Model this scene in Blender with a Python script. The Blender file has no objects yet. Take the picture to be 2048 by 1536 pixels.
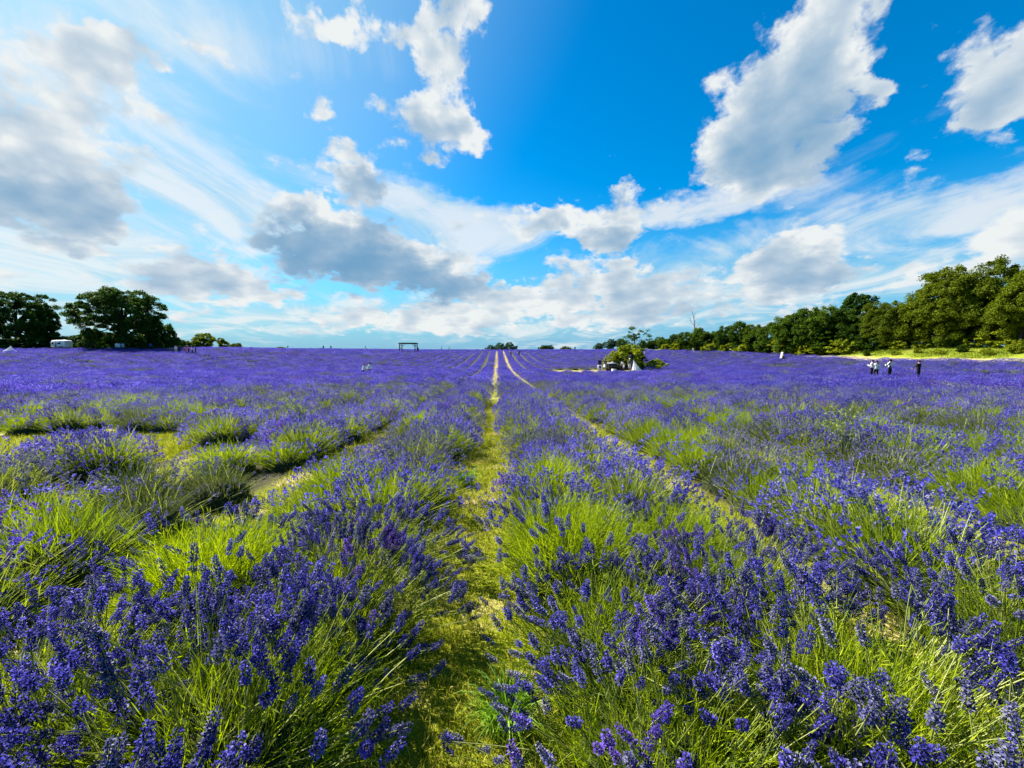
import bpy, bmesh, math, random
import numpy as np
from mathutils import Vector, Matrix, Euler

random.seed(7)
RNG = np.random.default_rng(7)
R = math.radians
scene = bpy.context.scene
COL = scene.collection

# ------------------------------------------------------------------ camera
EYE = 1.5
FPX = 800.0                       # focal length in photograph pixels (2048 wide)
PITCH, YAW = 4.86, -2.1
cam_d = bpy.data.cameras.new('camera')
cam = bpy.data.objects.new('camera', cam_d)
COL.objects.link(cam)
cam.location = (0, 0, EYE)
cam.rotation_euler = (R(90 - PITCH), 0, R(YAW))
cam_d.sensor_width = 36
cam_d.lens = 36 * FPX / 2048
cam_d.clip_start = 0.02
cam_d.clip_end = 9000
scene.camera = cam
CAMROT = np.array(cam.rotation_euler.to_matrix())

SUN_AZ, SUN_EL = -57.0, 43.0      # degrees; azimuth from +Y towards +X


def pix_dir(px, py):
    d = CAMROT @ np.array([(px - 1024) / FPX, -(py - 768) / FPX, -1.0])
    return d / np.linalg.norm(d)


# ------------------------------------------------------------------ node helper
class NT:
    def __init__(self, tree):
        self.t = tree
        self.n = tree.nodes
        self.l = tree.links

    def new(self, typ, **kw):
        nd = self.n.new(typ)
        for k, v in kw.items():
            setattr(nd, k, v)
        return nd

    def put(self, sock, v):
        if v is None:
            return
        if isinstance(v, bpy.types.NodeSocket):
            self.l.new(v, sock)
        else:
            if hasattr(sock, 'default_value'):
                try:
                    sock.default_value = v
                except Exception:
                    sock.default_value = tuple(v) + (1,)

    def math(self, op, a, b=None, c=None, clamp=False):
        nd = self.new('ShaderNodeMath', operation=op, use_clamp=clamp)
        for i, v in enumerate((a, b, c)):
            if v is not None:
                self.put(nd.inputs[i], v)
        return nd.outputs[0]

    def vmath(self, op, a, b=None, scale=None):
        nd = self.new('ShaderNodeVectorMath', operation=op)
        self.put(nd.inputs[0], a)
        if b is not None:
            self.put(nd.inputs[1], b)
        if scale is not None:
            self.put(nd.inputs[3], scale)
        return nd.outputs['Value'] if op in ('LENGTH', 'DOT_PRODUCT', 'DISTANCE') else nd.outputs[0]

    def mix(self, f, a, b, blend='MIX'):
        nd = self.new('ShaderNodeMix', data_type='RGBA', blend_type=blend)
        self.put(nd.inputs[0], f)
        self.put(nd.inputs[6], a if isinstance(a, bpy.types.NodeSocket) else tuple(a)[:3] + (1,))
        self.put(nd.inputs[7], b if isinstance(b, bpy.types.NodeSocket) else tuple(b)[:3] + (1,))
        return nd.outputs[2]

    def noise(self, vec, scale, detail=2.0, rough=0.5, lac=2.0, dist=0.0, dims='3D'):
        nd = self.new('ShaderNodeTexNoise', noise_dimensions=dims)
        if vec is not None:
            self.put(nd.inputs['Vector'], vec)
        nd.inputs['Scale'].default_value = scale
        nd.inputs['Detail'].default_value = detail
        nd.inputs['Roughness'].default_value = rough
        nd.inputs['Lacunarity'].default_value = lac
        nd.inputs['Distortion'].default_value = dist
        return nd

    def smooth(self, v, a, b, lo=0.0, hi=1.0, interp='SMOOTHSTEP'):
        nd = self.new('ShaderNodeMapRange', interpolation_type=interp)
        self.put(nd.inputs[0], v)
        for i, x in enumerate((a, b, lo, hi)):
            nd.inputs[i + 1].default_value = x
        return nd.outputs[0]

    def combine(self, x, y, z):
        nd = self.new('ShaderNodeCombineXYZ')
        for i, v in enumerate((x, y, z)):
            self.put(nd.inputs[i], v)
        return nd.outputs[0]

    def sep(self, v):
        nd = self.new('ShaderNodeSeparateXYZ')
        self.put(nd.inputs[0], v)
        return nd.outputs


# ------------------------------------------------------------------ world: sky with clouds
SUN_DIR = (math.sin(R(SUN_AZ)) * math.cos(R(SUN_EL)), math.cos(R(SUN_AZ)) * math.cos(R(SUN_EL)), math.sin(R(SUN_EL)))


def build_world():
    w = bpy.data.worlds.new('World')
    scene.world = w
    w.use_nodes = True
    t = NT(w.node_tree)
    t.n.clear()
    out = t.new('ShaderNodeOutputWorld')
    bg = t.new('ShaderNodeBackground')
    bg.inputs[1].default_value = 0.05
    t.l.new(bg.outputs[0], out.inputs[0])
    sky = t.new('ShaderNodeTexSky', sky_type='NISHITA')
    sky.sun_disc = False
    sky.sun_elevation = R(SUN_EL)
    sky.sun_rotation = R(SUN_AZ)
    sky.altitude = 100
    sky.air_density = 1.0
    sky.dust_density = 0.6
    sky.ozone_density = 3.0
    # the phone's saturated rendering of blue: one grade over the whole sky
    hsv = t.new('ShaderNodeHueSaturation')
    hsv.inputs['Saturation'].default_value = SKY_SAT
    hsv.inputs['Value'].default_value = SKY_VAL
    t.l.new(sky.outputs[0], hsv.inputs['Color'])
    skyc = t.mix(1.0, hsv.outputs[0], SKY_TINT, 'MULTIPLY')

    tc = t.new('ShaderNodeTexCoord')
    d = tc.outputs['Generated']
    x, y, z = t.sep(d)
    az = t.math('ARCTAN2', x, y)
    el = t.math('ARCSINE', z)
    P = t.combine(az, el, 0.0)
    # low clouds are seen edge-on, so the texture is squeezed towards the horizon
    elp = t.math('POWER', t.math('MAXIMUM', t.math('ADD', el, 0.05), 0.001), 0.62)
    Q = t.combine(az, t.math('MULTIPLY', elp, 1.7), 0.0)

    n1 = t.noise(Q, 3.2, 5, 0.55, dims='2D')
    n2 = t.noise(Q, 17.0, 5, 0.58, dims='2D')
    w1 = t.vmath('SCALE', t.vmath('SUBTRACT', n1.outputs['Color'], (0.5, 0.5, 0.5)), scale=0.13)
    w2 = t.vmath('SCALE', t.vmath('SUBTRACT', n2.outputs['Color'], (0.5, 0.5, 0.5)), scale=0.055)
    PW = t.vmath('ADD', t.vmath('ADD', P, w1), w2)
    PW = t.vmath('MULTIPLY', PW, (1, 1, 0))

    def ang(px, py):
        v = pix_dir(px, py)
        return np.array([math.atan2(v[0], v[1]), math.asin(v[2])])

    def blobs(lst, vec):
        """soft ellipses: 1 - (quadratic form), summed"""
        lx, ly, _ = t.sep(vec)
        sq = t.combine(t.math('MULTIPLY', lx, lx), t.math('MULTIPLY', lx, ly), t.math('MULTIPLY', ly, ly))
        l1 = t.combine(lx, ly, 1.0)
        acc = 0.0
        for b in lst:
            cx, cy, rx, ry, rot, wt = b
            c = ang(cx, cy)
            rr = R(rot)
            ax = ang(cx + rx * math.cos(rr), cy - rx * math.sin(rr)) - c
            ay = ang(cx - ry * math.sin(rr), cy - ry * math.cos(rr)) - c
            th = math.atan2(ax[1], ax[0])
            ra, rb = np.hypot(*ax), np.hypot(*ay)
            e1 = np.array([math.cos(th), math.sin(th)]) / ra
            e2 = np.array([-math.sin(th), math.cos(th)]) / rb
            Qm = np.outer(e1, e1) + np.outer(e2, e2)
            lin = -2 * Qm @ c
            q = t.vmath('DOT_PRODUCT', sq, (-Qm[0, 0], -2 * Qm[0, 1], -Qm[1, 1]))
            l_ = t.vmath('DOT_PRODUCT', l1, (-lin[0], -lin[1], 1 - c @ Qm @ c))
            acc = t.math('MULTIPLY_ADD', t.math('MAXIMUM', t.math('ADD', q, l_), 0.0), wt, acc)
        return acc

    # --- thin high sheets and streaks
    zz = t.math('ADD', t.math('MAXIMUM', z, 0.0), 0.10)
    flat = t.combine(t.math('DIVIDE', x, zz), t.math('DIVIDE', y, zz), 0.0)
    st = t.vmath('MULTIPLY', flat, (1.0, 0.62, 1.0))
    ns = t.noise(st, 1.35, 7, 0.62, dist=0.6, dims='2D')
    veil_b = blobs(VEIL, PW)
    veil = t.math('ADD', veil_b, t.math('MULTIPLY', t.math('SUBTRACT', ns.outputs['Fac'], 0.5), 1.5))
    veil_a = t.smooth(veil, 0.16, 0.95, 0.0, 0.82)
    low = t.smooth(el, -0.02, 0.32, 0.88, 0.0)          # pale air low down
    skyc = t.mix(low, skyc, HAZE)
    # air glowing round the sun
    sd = t.vmath('DOT_PRODUCT', d, tuple(SUN_DIR))
    skyc = t.mix(t.smooth(sd, 0.6, 1.0, 0.0, 0.65), skyc, (2.6, 4.4, 5.4))

    # --- cumulus
    fb = t.noise(Q, 7.0, 9, 0.60, dims='2D')
    vo = t.new('ShaderNodeTexVoronoi', voronoi_dimensions='2D', feature='F1')
    vq = t.vmath('ADD', Q, t.vmath('SCALE', t.vmath('SUBTRACT', n2.outputs['Color'], (0.5, 0.5, 0.5)), scale=0.05))
    t.l.new(vq, vo.inputs['Vector'])
    vo.inputs['Scale'].default_value = 17
    vo.inputs['Detail'].default_value = 3
    vo.inputs['Roughness'].default_value = 0.55
    puff = t.math('SUBTRACT', 0.55, vo.outputs['Distance'])
    cb = blobs(CUMULUS, PW)
    band = t.math('MULTIPLY', t.smooth(el, 0.0, 0.06), t.smooth(el, 0.30, 0.10))
    cb = t.math('MULTIPLY_ADD', band, 0.48, cb)
    dn = t.math('ADD', cb, t.math('MULTIPLY', t.math('SUBTRACT', fb.outputs['Fac'], 0.5), 2.1))
    nb = t.noise(Q, 19.0, 5, 0.55, dims='2D')
    dn = t.math('ADD', dn, t.math('MULTIPLY', band, t.math('MULTIPLY', t.math('SUBTRACT', nb.outputs['Fac'], 0.5), 1.5)))
    dn = t.math('ADD', dn, t.math('MULTIPLY', puff, 0.42))
    cu_a = t.smooth(dn, 0.30, 0.84)

    # relief: the same texture sampled a little towards the sun
    sunv = ang(150, -350)
    off = np.array([sunv[0] - 0.1, sunv[1] - 0.3])
    off = off / np.linalg.norm(off) * 0.034
    Q2 = t.vmath('ADD', Q, (off[0], off[1], 0))
    ra = t.noise(Q, 8.5, 2.6, 0.5, dims='2D')
    rb = t.noise(Q2, 8.5, 2.6, 0.5, dims='2D')
    rel = t.math('SUBTRACT', ra.outputs['Fac'], rb.outputs['Fac'])
    dark_b = blobs(DARK, PW)
    thick = t.smooth(dn, 0.6, 1.6, 0.0, 0.20)
    sh = t.math('ADD', dark_b, thick)
    sh = t.math('SUBTRACT', sh, t.math('MULTIPLY', rel, 1.9))
    sh = t.math('SUBTRACT', sh, t.math('MULTIPLY', puff, 0.35))
    sh = t.math('ADD', sh, t.math('MULTIPLY', t.math('SUBTRACT', n1.outputs['Fac'], 0.5), 1.1))
    sh = t.math('MAXIMUM', sh, 0.0)
    sh = t.math('SUBTRACT', 1.0, t.math('EXPONENT', t.math('MULTIPLY', sh, -1.0)))
    cu_c = t.mix(sh, CLOUD_LIT, CLOUD_SHADE)
    ve_c = t.mix(t.smooth(ns.outputs['Fac'], 0.35, 0.62), VEIL_THIN, CLOUD_LIT)

    c = t.mix(veil_a, skyc, ve_c)
    c = t.mix(cu_a, c, cu_c)
    t.l.new(c, bg.inputs[0])
    w.cycles.sampling_method = 'MANUAL'
    w.cycles.sample_map_resolution = 512


SKY_SAT, SKY_VAL, SKY_TINT = 1.54, 1.20, (0.6, 1.13, 1.04)
CLOUD_LIT, CLOUD_SHADE, VEIL_THIN, HAZE = (5.6, 5.85, 5.9), (0.7, 2.1, 3.65), (3.0, 4.6, 5.5), (1.2, 2.85, 4.9)
# cloud positions as seen from the field (photograph pixels turned into sky directions): x, y, rx, ry, tilt, weight
CUMULUS = [
    (1560, 220, 310, 190, 48, 1.25), (1680, 70, 150, 140, 0, 0.8), (1470, 315, 150, 95, 20, 0.8), (1560, 365, 200, 50, 14, 0.4),
    (1700, 285, 90, 40, 30, 0.5), (2060, 140, 190, 200, 60, 1.15), (1980, 255, 110, 60, 20, 0.6),
    (880, 50, 110, 110, 0, 0.85), (885, 170, 75, 120, 0, 0.9), (830, 225, 130, 60, -10, 0.8), (890, 285, 95, 65, 0, 0.95), (965, 290, 45, 45, 0, 0.6),
    (930, 0, 130, 50, 10, 0.6), (770, 40, 70, 60, 0, 0.5),
    (600, 10, 120, 65, -10, 0.75), (690, 25, 80, 70, -20, 0.7), (470, 85, 100, 50, 10, 0.6), (580, 133, 60, 40, 0, 0.62), (650, 208, 60, 45, 10, 0.6),
    (30, 230, 330, 250, 0, 0.6), (180, 130, 210, 160, -30, 0.45), (320, 120, 180, 70, 5, 0.65), (140, 340, 190, 160, 0, 0.6), (90, 420, 200, 120, 0, 0.9),
    (600, 465, 150, 85, -8, 1.25), (725, 365, 85, 70, -20, 1.15), (700, 480, 120, 90, -20, 0.8), (835, 535, 170, 70, -8, 1.2),
    (880, 460, 170, 80, 0, 0.3), (560, 345, 130, 35, -6, 0.6), (805, 320, 60, 35, 0, 0.55), (940, 420, 130, 50, 0, 0.25),
    (1200, 425, 150, 85, 5, 1.15), (1080, 430, 75, 50, 0, 0.8), (1205, 480, 90, 40, 0, 0.8), (1300, 390, 150, 45, 0, 0.15),
    (1580, 520, 140, 80, 20, 1.15), (1640, 540, 110, 50, 0, 0.6), (2010, 445, 120, 80, 20, 0.8),
    (1190, 545, 150, 50, 0, 0.7), (1100, 585, 90, 35, 0, 0.55), (1320, 580, 130, 60, 0, 0.55), (1170, 620, 260, 55, 0, 0.6),
    (400, 545, 150, 50, 0, 0.75), (470, 585, 150, 45, 0, 0.65), (880, 640, 200, 35, 0, 0.62), (1000, 600, 160, 40, 0, 0.5), (790, 650, 130, 25, 0, 0.5),
    (1600, 600, 200, 40, 0, 0.45), (1865, 290, 40, 60, 0, 0.55), (2010, 308, 60, 30, 10, 0.55), (1835, 365, 80, 30, 5, 0.5), (1780, 170, 40, 35, 0, 0.5),
]
VEIL = [
    (120, 150, 500, 330, 0, 0.5), (330, 455, 420, 120, -4, 0.75), (80, 540, 350, 90, 0, 0.7), (700, 430, 420, 110, -5, 0.45), (950, 470, 300, 90, 0, 0.6),
    (420, 640, 500, 70, 0, 0.6), (1000, 640, 600, 80, 0, 0.6), (1430, 415, 460, 42, 10, 0.6), (1800, 425, 520, 55, 9, 0.75), (1400, 540, 420, 80, 4, 0.8),
    (1850, 520, 420, 80, 4, 0.7), (1600, 620, 600, 80, 0, 0.55), (560, 60, 330, 130, 0, 0.25), (480, 250, 300, 130, -30, 0.10), (1000, 420, 500, 60, 0, 0.4),
]
DARK = [
    (90, 425, 230, 90, 0, 0.85), (20, 330, 260, 140, 0, 0.15), (610, 495, 170, 75, -8, 1.6), (835, 555, 180, 62, -6, 1.7), (730, 390, 65, 50, 0, 1.1), (755, 460, 60, 40, 0, 1.1),
    (1570, 270, 230, 150, 40, 1.25), (1470, 330, 130, 70, 0, 0.35), (1210, 485, 95, 40, 0, 1.1), (1225, 395, 60, 35, 0, 0.5), (1610, 535, 130, 60, 0, 0.9), (1080, 440, 50, 30, 0, 0.5),
    (2040, 200, 160, 140, 0, 0.35), (875, 265, 80, 60, 0, 0.55), (400, 560, 150, 50, 0, 0.4), (1180, 560, 180, 50, 0, 0.4), (1300, 620, 260, 60, 0, 0.4),
]
build_world()

# ------------------------------------------------------------------ sun and exposure
sun_d = bpy.data.lights.new('sun', 'SUN')
sun_d.energy = 5.0
sun_d.angle = R(0.53)
sun_d.color = (1.0, 0.94, 0.84)
sun = bpy.data.objects.new('sun', sun_d)
COL.objects.link(sun)
SUNV = Vector((math.sin(R(SUN_AZ)) * math.cos(R(SUN_EL)), math.cos(R(SUN_AZ)) * math.cos(R(SUN_EL)), math.sin(R(SUN_EL))))
sun.rotation_euler = SUNV.to_track_quat('Z', 'Y').to_euler()
sun.location = (-40, 40, 60)
scene.view_settings.view_transform = 'Standard'
scene.view_settings.look = 'None'
scene.view_settings.exposure = 1.61
scene.view_settings.gamma = 1.0
scene.view_settings.use_curve_mapping = False
scene.render.engine = 'CYCLES'
cy = scene.cycles
cy.max_bounces = 5
cy.diffuse_bounces = 3
cy.glossy_bounces = 2
cy.transmission_bounces = 3
cy.transparent_max_bounces = 6
cy.caustics_reflective = False
cy.caustics_refractive = False
cy.use_denoising = True
cy.use_adaptive_sampling = True
cy.adaptive_threshold = 0.03


# ------------------------------------------------------------------ tagging and mesh helpers
def tag(o, label=None, cat=None, group=None, kind=None):
    if label:
        o['label'] = label
    if cat:
        o['category'] = cat
    if group:
        o['group'] = group
    if kind:
        o['kind'] = kind
    return o


def empty(name, loc=(0, 0, 0), rz=0.0, parent=None):
    o = bpy.data.objects.new(name, None)
    o.empty_display_size = 0.1
    o.location = loc
    o.rotation_euler = (0, 0, rz)
    COL.objects.link(o)
    if parent:
        o.parent = parent
    return o


def link(name, me, parent=None, loc=None, rot=None, scale=None):
    o = bpy.data.objects.new(name, me)
    COL.objects.link(o)
    if parent:
        o.parent = parent
    if loc is not None:
        o.location = loc
    if rot is not None:
        o.rotation_euler = rot
    if scale is not None:
        o.scale = scale if hasattr(scale, '__len__') else (scale,) * 3
    return o


def mesh_np(name, V, F, mats=(), mi=None, smooth=False):
    V = np.asarray(V, dtype=np.float32).reshape(-1, 3)
    F = np.asarray(F, dtype=np.int32)
    k = F.shape[1]
    me = bpy.data.meshes.new(name)
    me.vertices.add(len(V))
    me.vertices.foreach_set('co', V.ravel())
    me.loops.add(F.size)
    me.loops.foreach_set('vertex_index', F.ravel())
    me.polygons.add(len(F))
    me.polygons.foreach_set('loop_start', np.arange(0, F.size, k, dtype=np.int32))
    if mi is not None:
        me.polygons.foreach_set('material_index', np.asarray(mi, dtype=np.int32))
    if smooth:
        me.polygons.foreach_set('use_smooth', np.ones(len(F), dtype=bool))
    for m in mats:
        me.materials.append(m)
    me.update(calc_edges=True)
    return me


class Geo:
    """collects triangle batches with a material slot each"""
    def __init__(self):
        self.V, self.F, self.M, self.n = [], [], [], 0

    def add(self, V, F, m=0):
        V = np.asarray(V, dtype=np.float32).reshape(-1, 3)
        F = np.asarray(F, dtype=np.int32)
        if F.shape[1] == 4:
            F = np.concatenate([F[:, [0, 1, 2]], F[:, [0, 2, 3]]])
        self.V.append(V)
        self.F.append(F + self.n)
        self.M.append(np.full(len(F), m, dtype=np.int32))
        self.n += len(V)
        return self

    def mesh(self, name, mats, smooth=False):
        return mesh_np(name, np.concatenate(self.V), np.concatenate(self.F), mats, np.concatenate(self.M), smooth)


def norm(a):
    return a / np.maximum(np.linalg.norm(a, axis=-1, keepdims=True), 1e-9)


def bezier(b, c, t_, k):
    s = np.linspace(0, 1, k)[None, :, None]
    return b[:, None] * (1 - s) ** 2 + 2 * c[:, None] * s * (1 - s) + t_[:, None] * s ** 2


def ribbons(C, W, rng, face=None):
    """C (n,k,3) centre lines, W (k,) or (n,k) half widths -> flat blades"""
    n, k, _ = C.shape
    W = np.broadcast_to(W, (n, k))
    d = norm(C[:, -1] - C[:, 0])
    rv = rng.normal(size=(n, 3)) if face is None else np.broadcast_to(face, (n, 3))
    s = norm(np.cross(d, rv))[:, None]
    V = np.stack([C - s * W[..., None], C + s * W[..., None]], axis=2).reshape(n, k * 2, 3)
    f = []
    for i in range(k - 1):
        f += [[2 * i, 2 * i + 1, 2 * i + 3], [2 * i, 2 * i + 3, 2 * i + 2]]
    F = (np.array(f)[None] + (np.arange(n) * k * 2)[:, None, None]).reshape(-1, 3)
    return V.reshape(-1, 3), F


def tubes(C, Rd, sides=3):
    """C (n,k,3), Rd (n,k) radii -> open tubes"""
    n, k, _ = C.shape
    Rd = np.broadcast_to(Rd, (n, k))
    d = norm(np.gradient(C, axis=1))
    ref = np.where(np.abs(d[..., 2:3]) > 0.9, np.array([1.0, 0, 0]), np.array([0, 0, 1.0]))
    u = norm(np.cross(d, ref))
    v = np.cross(d, u)
    a = np.arange(sides) * 2 * math.pi / sides
    V = C[:, :, None] + Rd[:, :, None, None] * (np.cos(a)[None, None, :, None] * u[:, :, None] + np.sin(a)[None, None, :, None] * v[:, :, None])
    f = []
    for i in range(k - 1):
        for j in range(sides):
            j2 = (j + 1) % sides
            p, q, r_, s_ = i * sides + j, i * sides + j2, (i + 1) * sides + j2, (i + 1) * sides + j
            f += [[p, q, r_], [p, r_, s_]]
    F = (np.array(f)[None] + (np.arange(n) * k * sides)[:, None, None]).reshape(-1, 3)
    return V.reshape(-1, 3), F


def cards(C, U, Wv):
    """diamond leaves: centre C, half axis U, half width W"""
    V = np.stack([C - U, C + Wv, C + U, C - Wv], axis=1)
    F = (np.array([[0, 1, 2], [0, 2, 3]])[None] + (np.arange(len(C)) * 4)[:, None, None]).reshape(-1, 3)
    return V.reshape(-1, 3), F


def box_geo(g, x0, x1, y0, y1, z0, z1, m=0):
    V = [(x0, y0, z0), (x1, y0, z0), (x1, y1, z0), (x0, y1, z0), (x0, y0, z1), (x1, y0, z1), (x1, y1, z1), (x0, y1, z1)]
    F = [(0, 3, 2, 1), (4, 5, 6, 7), (0, 1, 5, 4), (1, 2, 6, 5), (2, 3, 7, 6), (3, 0, 4, 7)]
    g.add(V, F, m)


def boxes(name, lst, mat, parent=None, **kw):
    g = Geo()
    for b in lst:
        box_geo(g, *b)
    return link(name, g.mesh(name, [mat]), parent, **kw)


# ------------------------------------------------------------------ materials
def new_mat(name):
    m = bpy.data.materials.new(name)
    m.use_nodes = True
    t = NT(m.node_tree)
    t.n.clear()
    return m, t


def finish(t, shader):
    o = t.new('ShaderNodeOutputMaterial')
    t.l.new(shader, o.inputs[0])


def leaf_mat(name, ramp, trans=0.35, tcol=(1.0, 1.0, 0.5), rough=0.55, spec=0.25, patch=None, patch_scale=0.06, obj_var=0.25, patch2=None):
    """ramp: list of (pos, colour) driven by a random value per leaf; patch: colour that drifts in over whole areas"""
    m, t = new_mat(name)
    geo = t.new('ShaderNodeNewGeometry')
    oi = t.new('ShaderNodeObjectInfo')
    r = geo.outputs['Random Per Island']
    if obj_var:
        r = t.math('ADD', t.math('MULTIPLY', r, 1 - obj_var), t.math('MULTIPLY', oi.outputs['Random'], obj_var))
    cr = t.new('ShaderNodeValToRGB')
    cr.color_ramp.elements[0].position = ramp[0][0]
    cr.color_ramp.elements[0].color = tuple(ramp[0][1]) + (1,)
    cr.color_ramp.elements[1].position = ramp[-1][0]
    cr.color_ramp.elements[1].color = tuple(ramp[-1][1]) + (1,)
    for p, c in ramp[1:-1]:
        e = cr.color_ramp.elements.new(p)
        e.color = tuple(c) + (1,)
    t.l.new(r, cr.inputs[0])
    col = cr.outputs[0]
    if patch:
        nz = t.noise(geo.outputs['Position'], patch_scale, 3, 0.55)
        for pc, a, b, amt in patch:
            col = t.mix(t.smooth(nz.outputs['Fac'], a, b, 0.0, amt), col, pc)
    if patch2:
        pc, a, b, amt, scl = patch2
        nz2 = t.noise(geo.outputs['Position'], scl, 1, 0.5)
        col = t.mix(t.smooth(nz2.outputs['Fac'], a, b, 0.0, amt), col, pc)
    p = t.new('ShaderNodeBsdfPrincipled')
    t.l.new(col, p.inputs['Base Color'])
    p.inputs['Roughness'].default_value = rough
    p.inputs['Specular IOR Level'].default_value = spec
    sh = p.outputs[0]
    if trans:
        tr = t.new('ShaderNodeBsdfTranslucent')
        t.l.new(t.mix(1.0, col, tcol, 'MULTIPLY'), tr.inputs[0])
        mx = t.new('ShaderNodeMixShader')
        mx.inputs[0].default_value = trans
        t.l.new(p.outputs[0], mx.inputs[1])
        t.l.new(tr.outputs[0], mx.inputs[2])
        sh = mx.outputs[0]
    finish(t, sh)
    return m


def plain_mat(name, col, rough=0.6, spec=0.3, var=0.12, scale=6.0, metallic=0.0):
    m, t = new_mat(name)
    tc = t.new('ShaderNodeTexCoord')
    nz = t.noise(tc.outputs['Object'], scale, 4, 0.6)
    c2 = tuple(max(0.0, c * (1 - 2.2 * var)) for c in col)
    c = t.mix(t.smooth(nz.outputs['Fac'], 0.3, 0.72), col, c2)
    p = t.new('ShaderNodeBsdfPrincipled')
    t.l.new(c, p.inputs['Base Color'])
    p.inputs['Roughness'].default_value = rough
    p.inputs['Specular IOR Level'].default_value = spec
    p.inputs['Metallic'].default_value = metallic
    finish(t, p.outputs[0])
    return m


M = {}
M['flower'] = leaf_mat('lavender_flower', [(0.0, (0.014, 0.012, 0.09)), (0.28, (0.042, 0.037, 0.25)), (0.60, (0.100, 0.086, 0.53)), (0.84, (0.22, 0.20, 0.73)), (1.0, (0.56, 0.51, 0.82))],
                       trans=0.50, tcol=(1.0, 0.95, 1.1), rough=0.8, spec=0.05, obj_var=0.28,
                       patch=[((0.13, 0.055, 0.36), 0.55, 0.70, 0.50), ((0.040, 0.055, 0.40), 0.46, 0.30, 0.45)], patch_scale=0.09, patch2=((0.20, 0.065, 0.46), 0.60, 0.72, 0.6, 1.3))
M['flower_faded'] = leaf_mat('faded_lavender_flower', [(0.0, (0.03825, 0.03655, 0.085)), (0.5, (0.119, 0.119, 0.255)), (1.0, (0.306, 0.2975, 0.374))],
                             trans=0.3, tcol=(1, 1, 1), rough=0.8, spec=0.05)
M['calyx'] = leaf_mat('lavender_calyx', [(0.0, (0.0176, 0.0176, 0.0792)), (0.6, (0.044, 0.04224, 0.1936)), (1.0, (0.1232, 0.1144, 0.2288))], trans=0.2, tcol=(1, 1, 1), rough=0.8, spec=0.05)
M['stem'] = leaf_mat('lavender_stem', [(0.0, (0.09, 0.13, 0.025)), (0.5, (0.27, 0.33, 0.06)), (1.0, (0.52, 0.54, 0.22))], trans=0.4, tcol=(1.0, 1.0, 0.4), obj_var=0.15, spec=0.1)
M['shoot'] = leaf_mat('lavender_shoot', [(0.0, (0.05, 0.08, 0.02)), (0.22, (0.13, 0.17, 0.07)), (0.4, (0.17, 0.26, 0.006)), (0.8, (0.34, 0.43, 0.006)), (1.0, (0.50, 0.55, 0.05))], trans=0.5, tcol=(1.0, 1.0, 0.25),
                      obj_var=0.3, spec=0.1)
M['shoot_dull'] = leaf_mat('lavender_leaf', [(0.0, (0.02975, 0.04675, 0.017)), (0.6, (0.0935, 0.1232, 0.03825)), (1.0, (0.204, 0.2295, 0.0935))], trans=0.35, tcol=(1, 1, 0.6), obj_var=0.3, spec=0.1)
M['core'] = plain_mat('lavender_woody_shade', (0.035, 0.045, 0.02), 0.9, 0.05, 0.25, 30)  # for the enlarged woody cores that deepen shade between the stems
M['grass'] = leaf_mat('path_grass', [(0.0, (0.06, 0.10, 0.006)), (0.4, (0.20, 0.25, 0.008)), (0.7, (0.36, 0.38, 0.02)), (1.0, (0.55, 0.47, 0.14))], trans=0.4, tcol=(1, 1, 0.4), obj_var=0, spec=0.1,
                      patch=[((0.52, 0.43, 0.17), 0.55, 0.70, 0.75)], patch_scale=1.1)
M['tuft'] = leaf_mat('tuft_grass', [(0.0, (0.07, 0.16, 0.015)), (0.6, (0.15, 0.30, 0.02)), (1.0, (0.28, 0.44, 0.06))], trans=0.4, tcol=(1, 1, 0.4), obj_var=0, spec=0.15)
M['weed'] = leaf_mat('weed_leaf', [(0.0, (0.096, 0.144, 0.036)), (0.6, (0.204, 0.264, 0.072)), (1.0, (0.36, 0.396, 0.18))], trans=0.4, tcol=(1, 1, 0.5), obj_var=0, spec=0.1)
M['bark'] = plain_mat('tree_bark', (0.055, 0.042, 0.03), 0.9, 0.1, 0.25, 3)
M['dead'] = plain_mat('bleached_dead_wood', (0.16, 0.13, 0.11), 0.85, 0.1, 0.2, 3)
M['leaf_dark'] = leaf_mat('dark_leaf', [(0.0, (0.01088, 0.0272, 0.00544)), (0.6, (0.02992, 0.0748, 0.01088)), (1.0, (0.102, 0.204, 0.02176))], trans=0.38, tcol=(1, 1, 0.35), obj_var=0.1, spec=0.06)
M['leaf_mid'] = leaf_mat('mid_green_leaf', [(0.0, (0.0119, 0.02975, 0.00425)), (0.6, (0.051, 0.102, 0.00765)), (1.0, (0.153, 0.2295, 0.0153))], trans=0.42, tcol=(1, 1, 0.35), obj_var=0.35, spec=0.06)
M['leaf_olive'] = leaf_mat('olive_leaf', [(0.0, (0.02125, 0.03825, 0.0034)), (0.55, (0.0935, 0.136, 0.00595)), (1.0, (0.289, 0.323, 0.017))], trans=0.42, tcol=(1, 1, 0.35), obj_var=0.3, spec=0.06)
M['leaf_lime'] = leaf_mat('lime_leaf', [(0.0, (0.0765, 0.1105, 0.0051)), (0.55, (0.2295, 0.2805, 0.0085)), (1.0, (0.408, 0.425, 0.0425))], trans=0.45, tcol=(1, 1, 0.35), obj_var=0.1, spec=0.06)
M['leaf_blue'] = leaf_mat('bluish_far_leaf', [(0.0, (0.024, 0.06, 0.04)), (0.6, (0.06, 0.128, 0.08)), (1.0, (0.12, 0.208, 0.112))], trans=0.3, tcol=(1, 1, 0.6), obj_var=0.2, spec=0.06)
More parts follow.
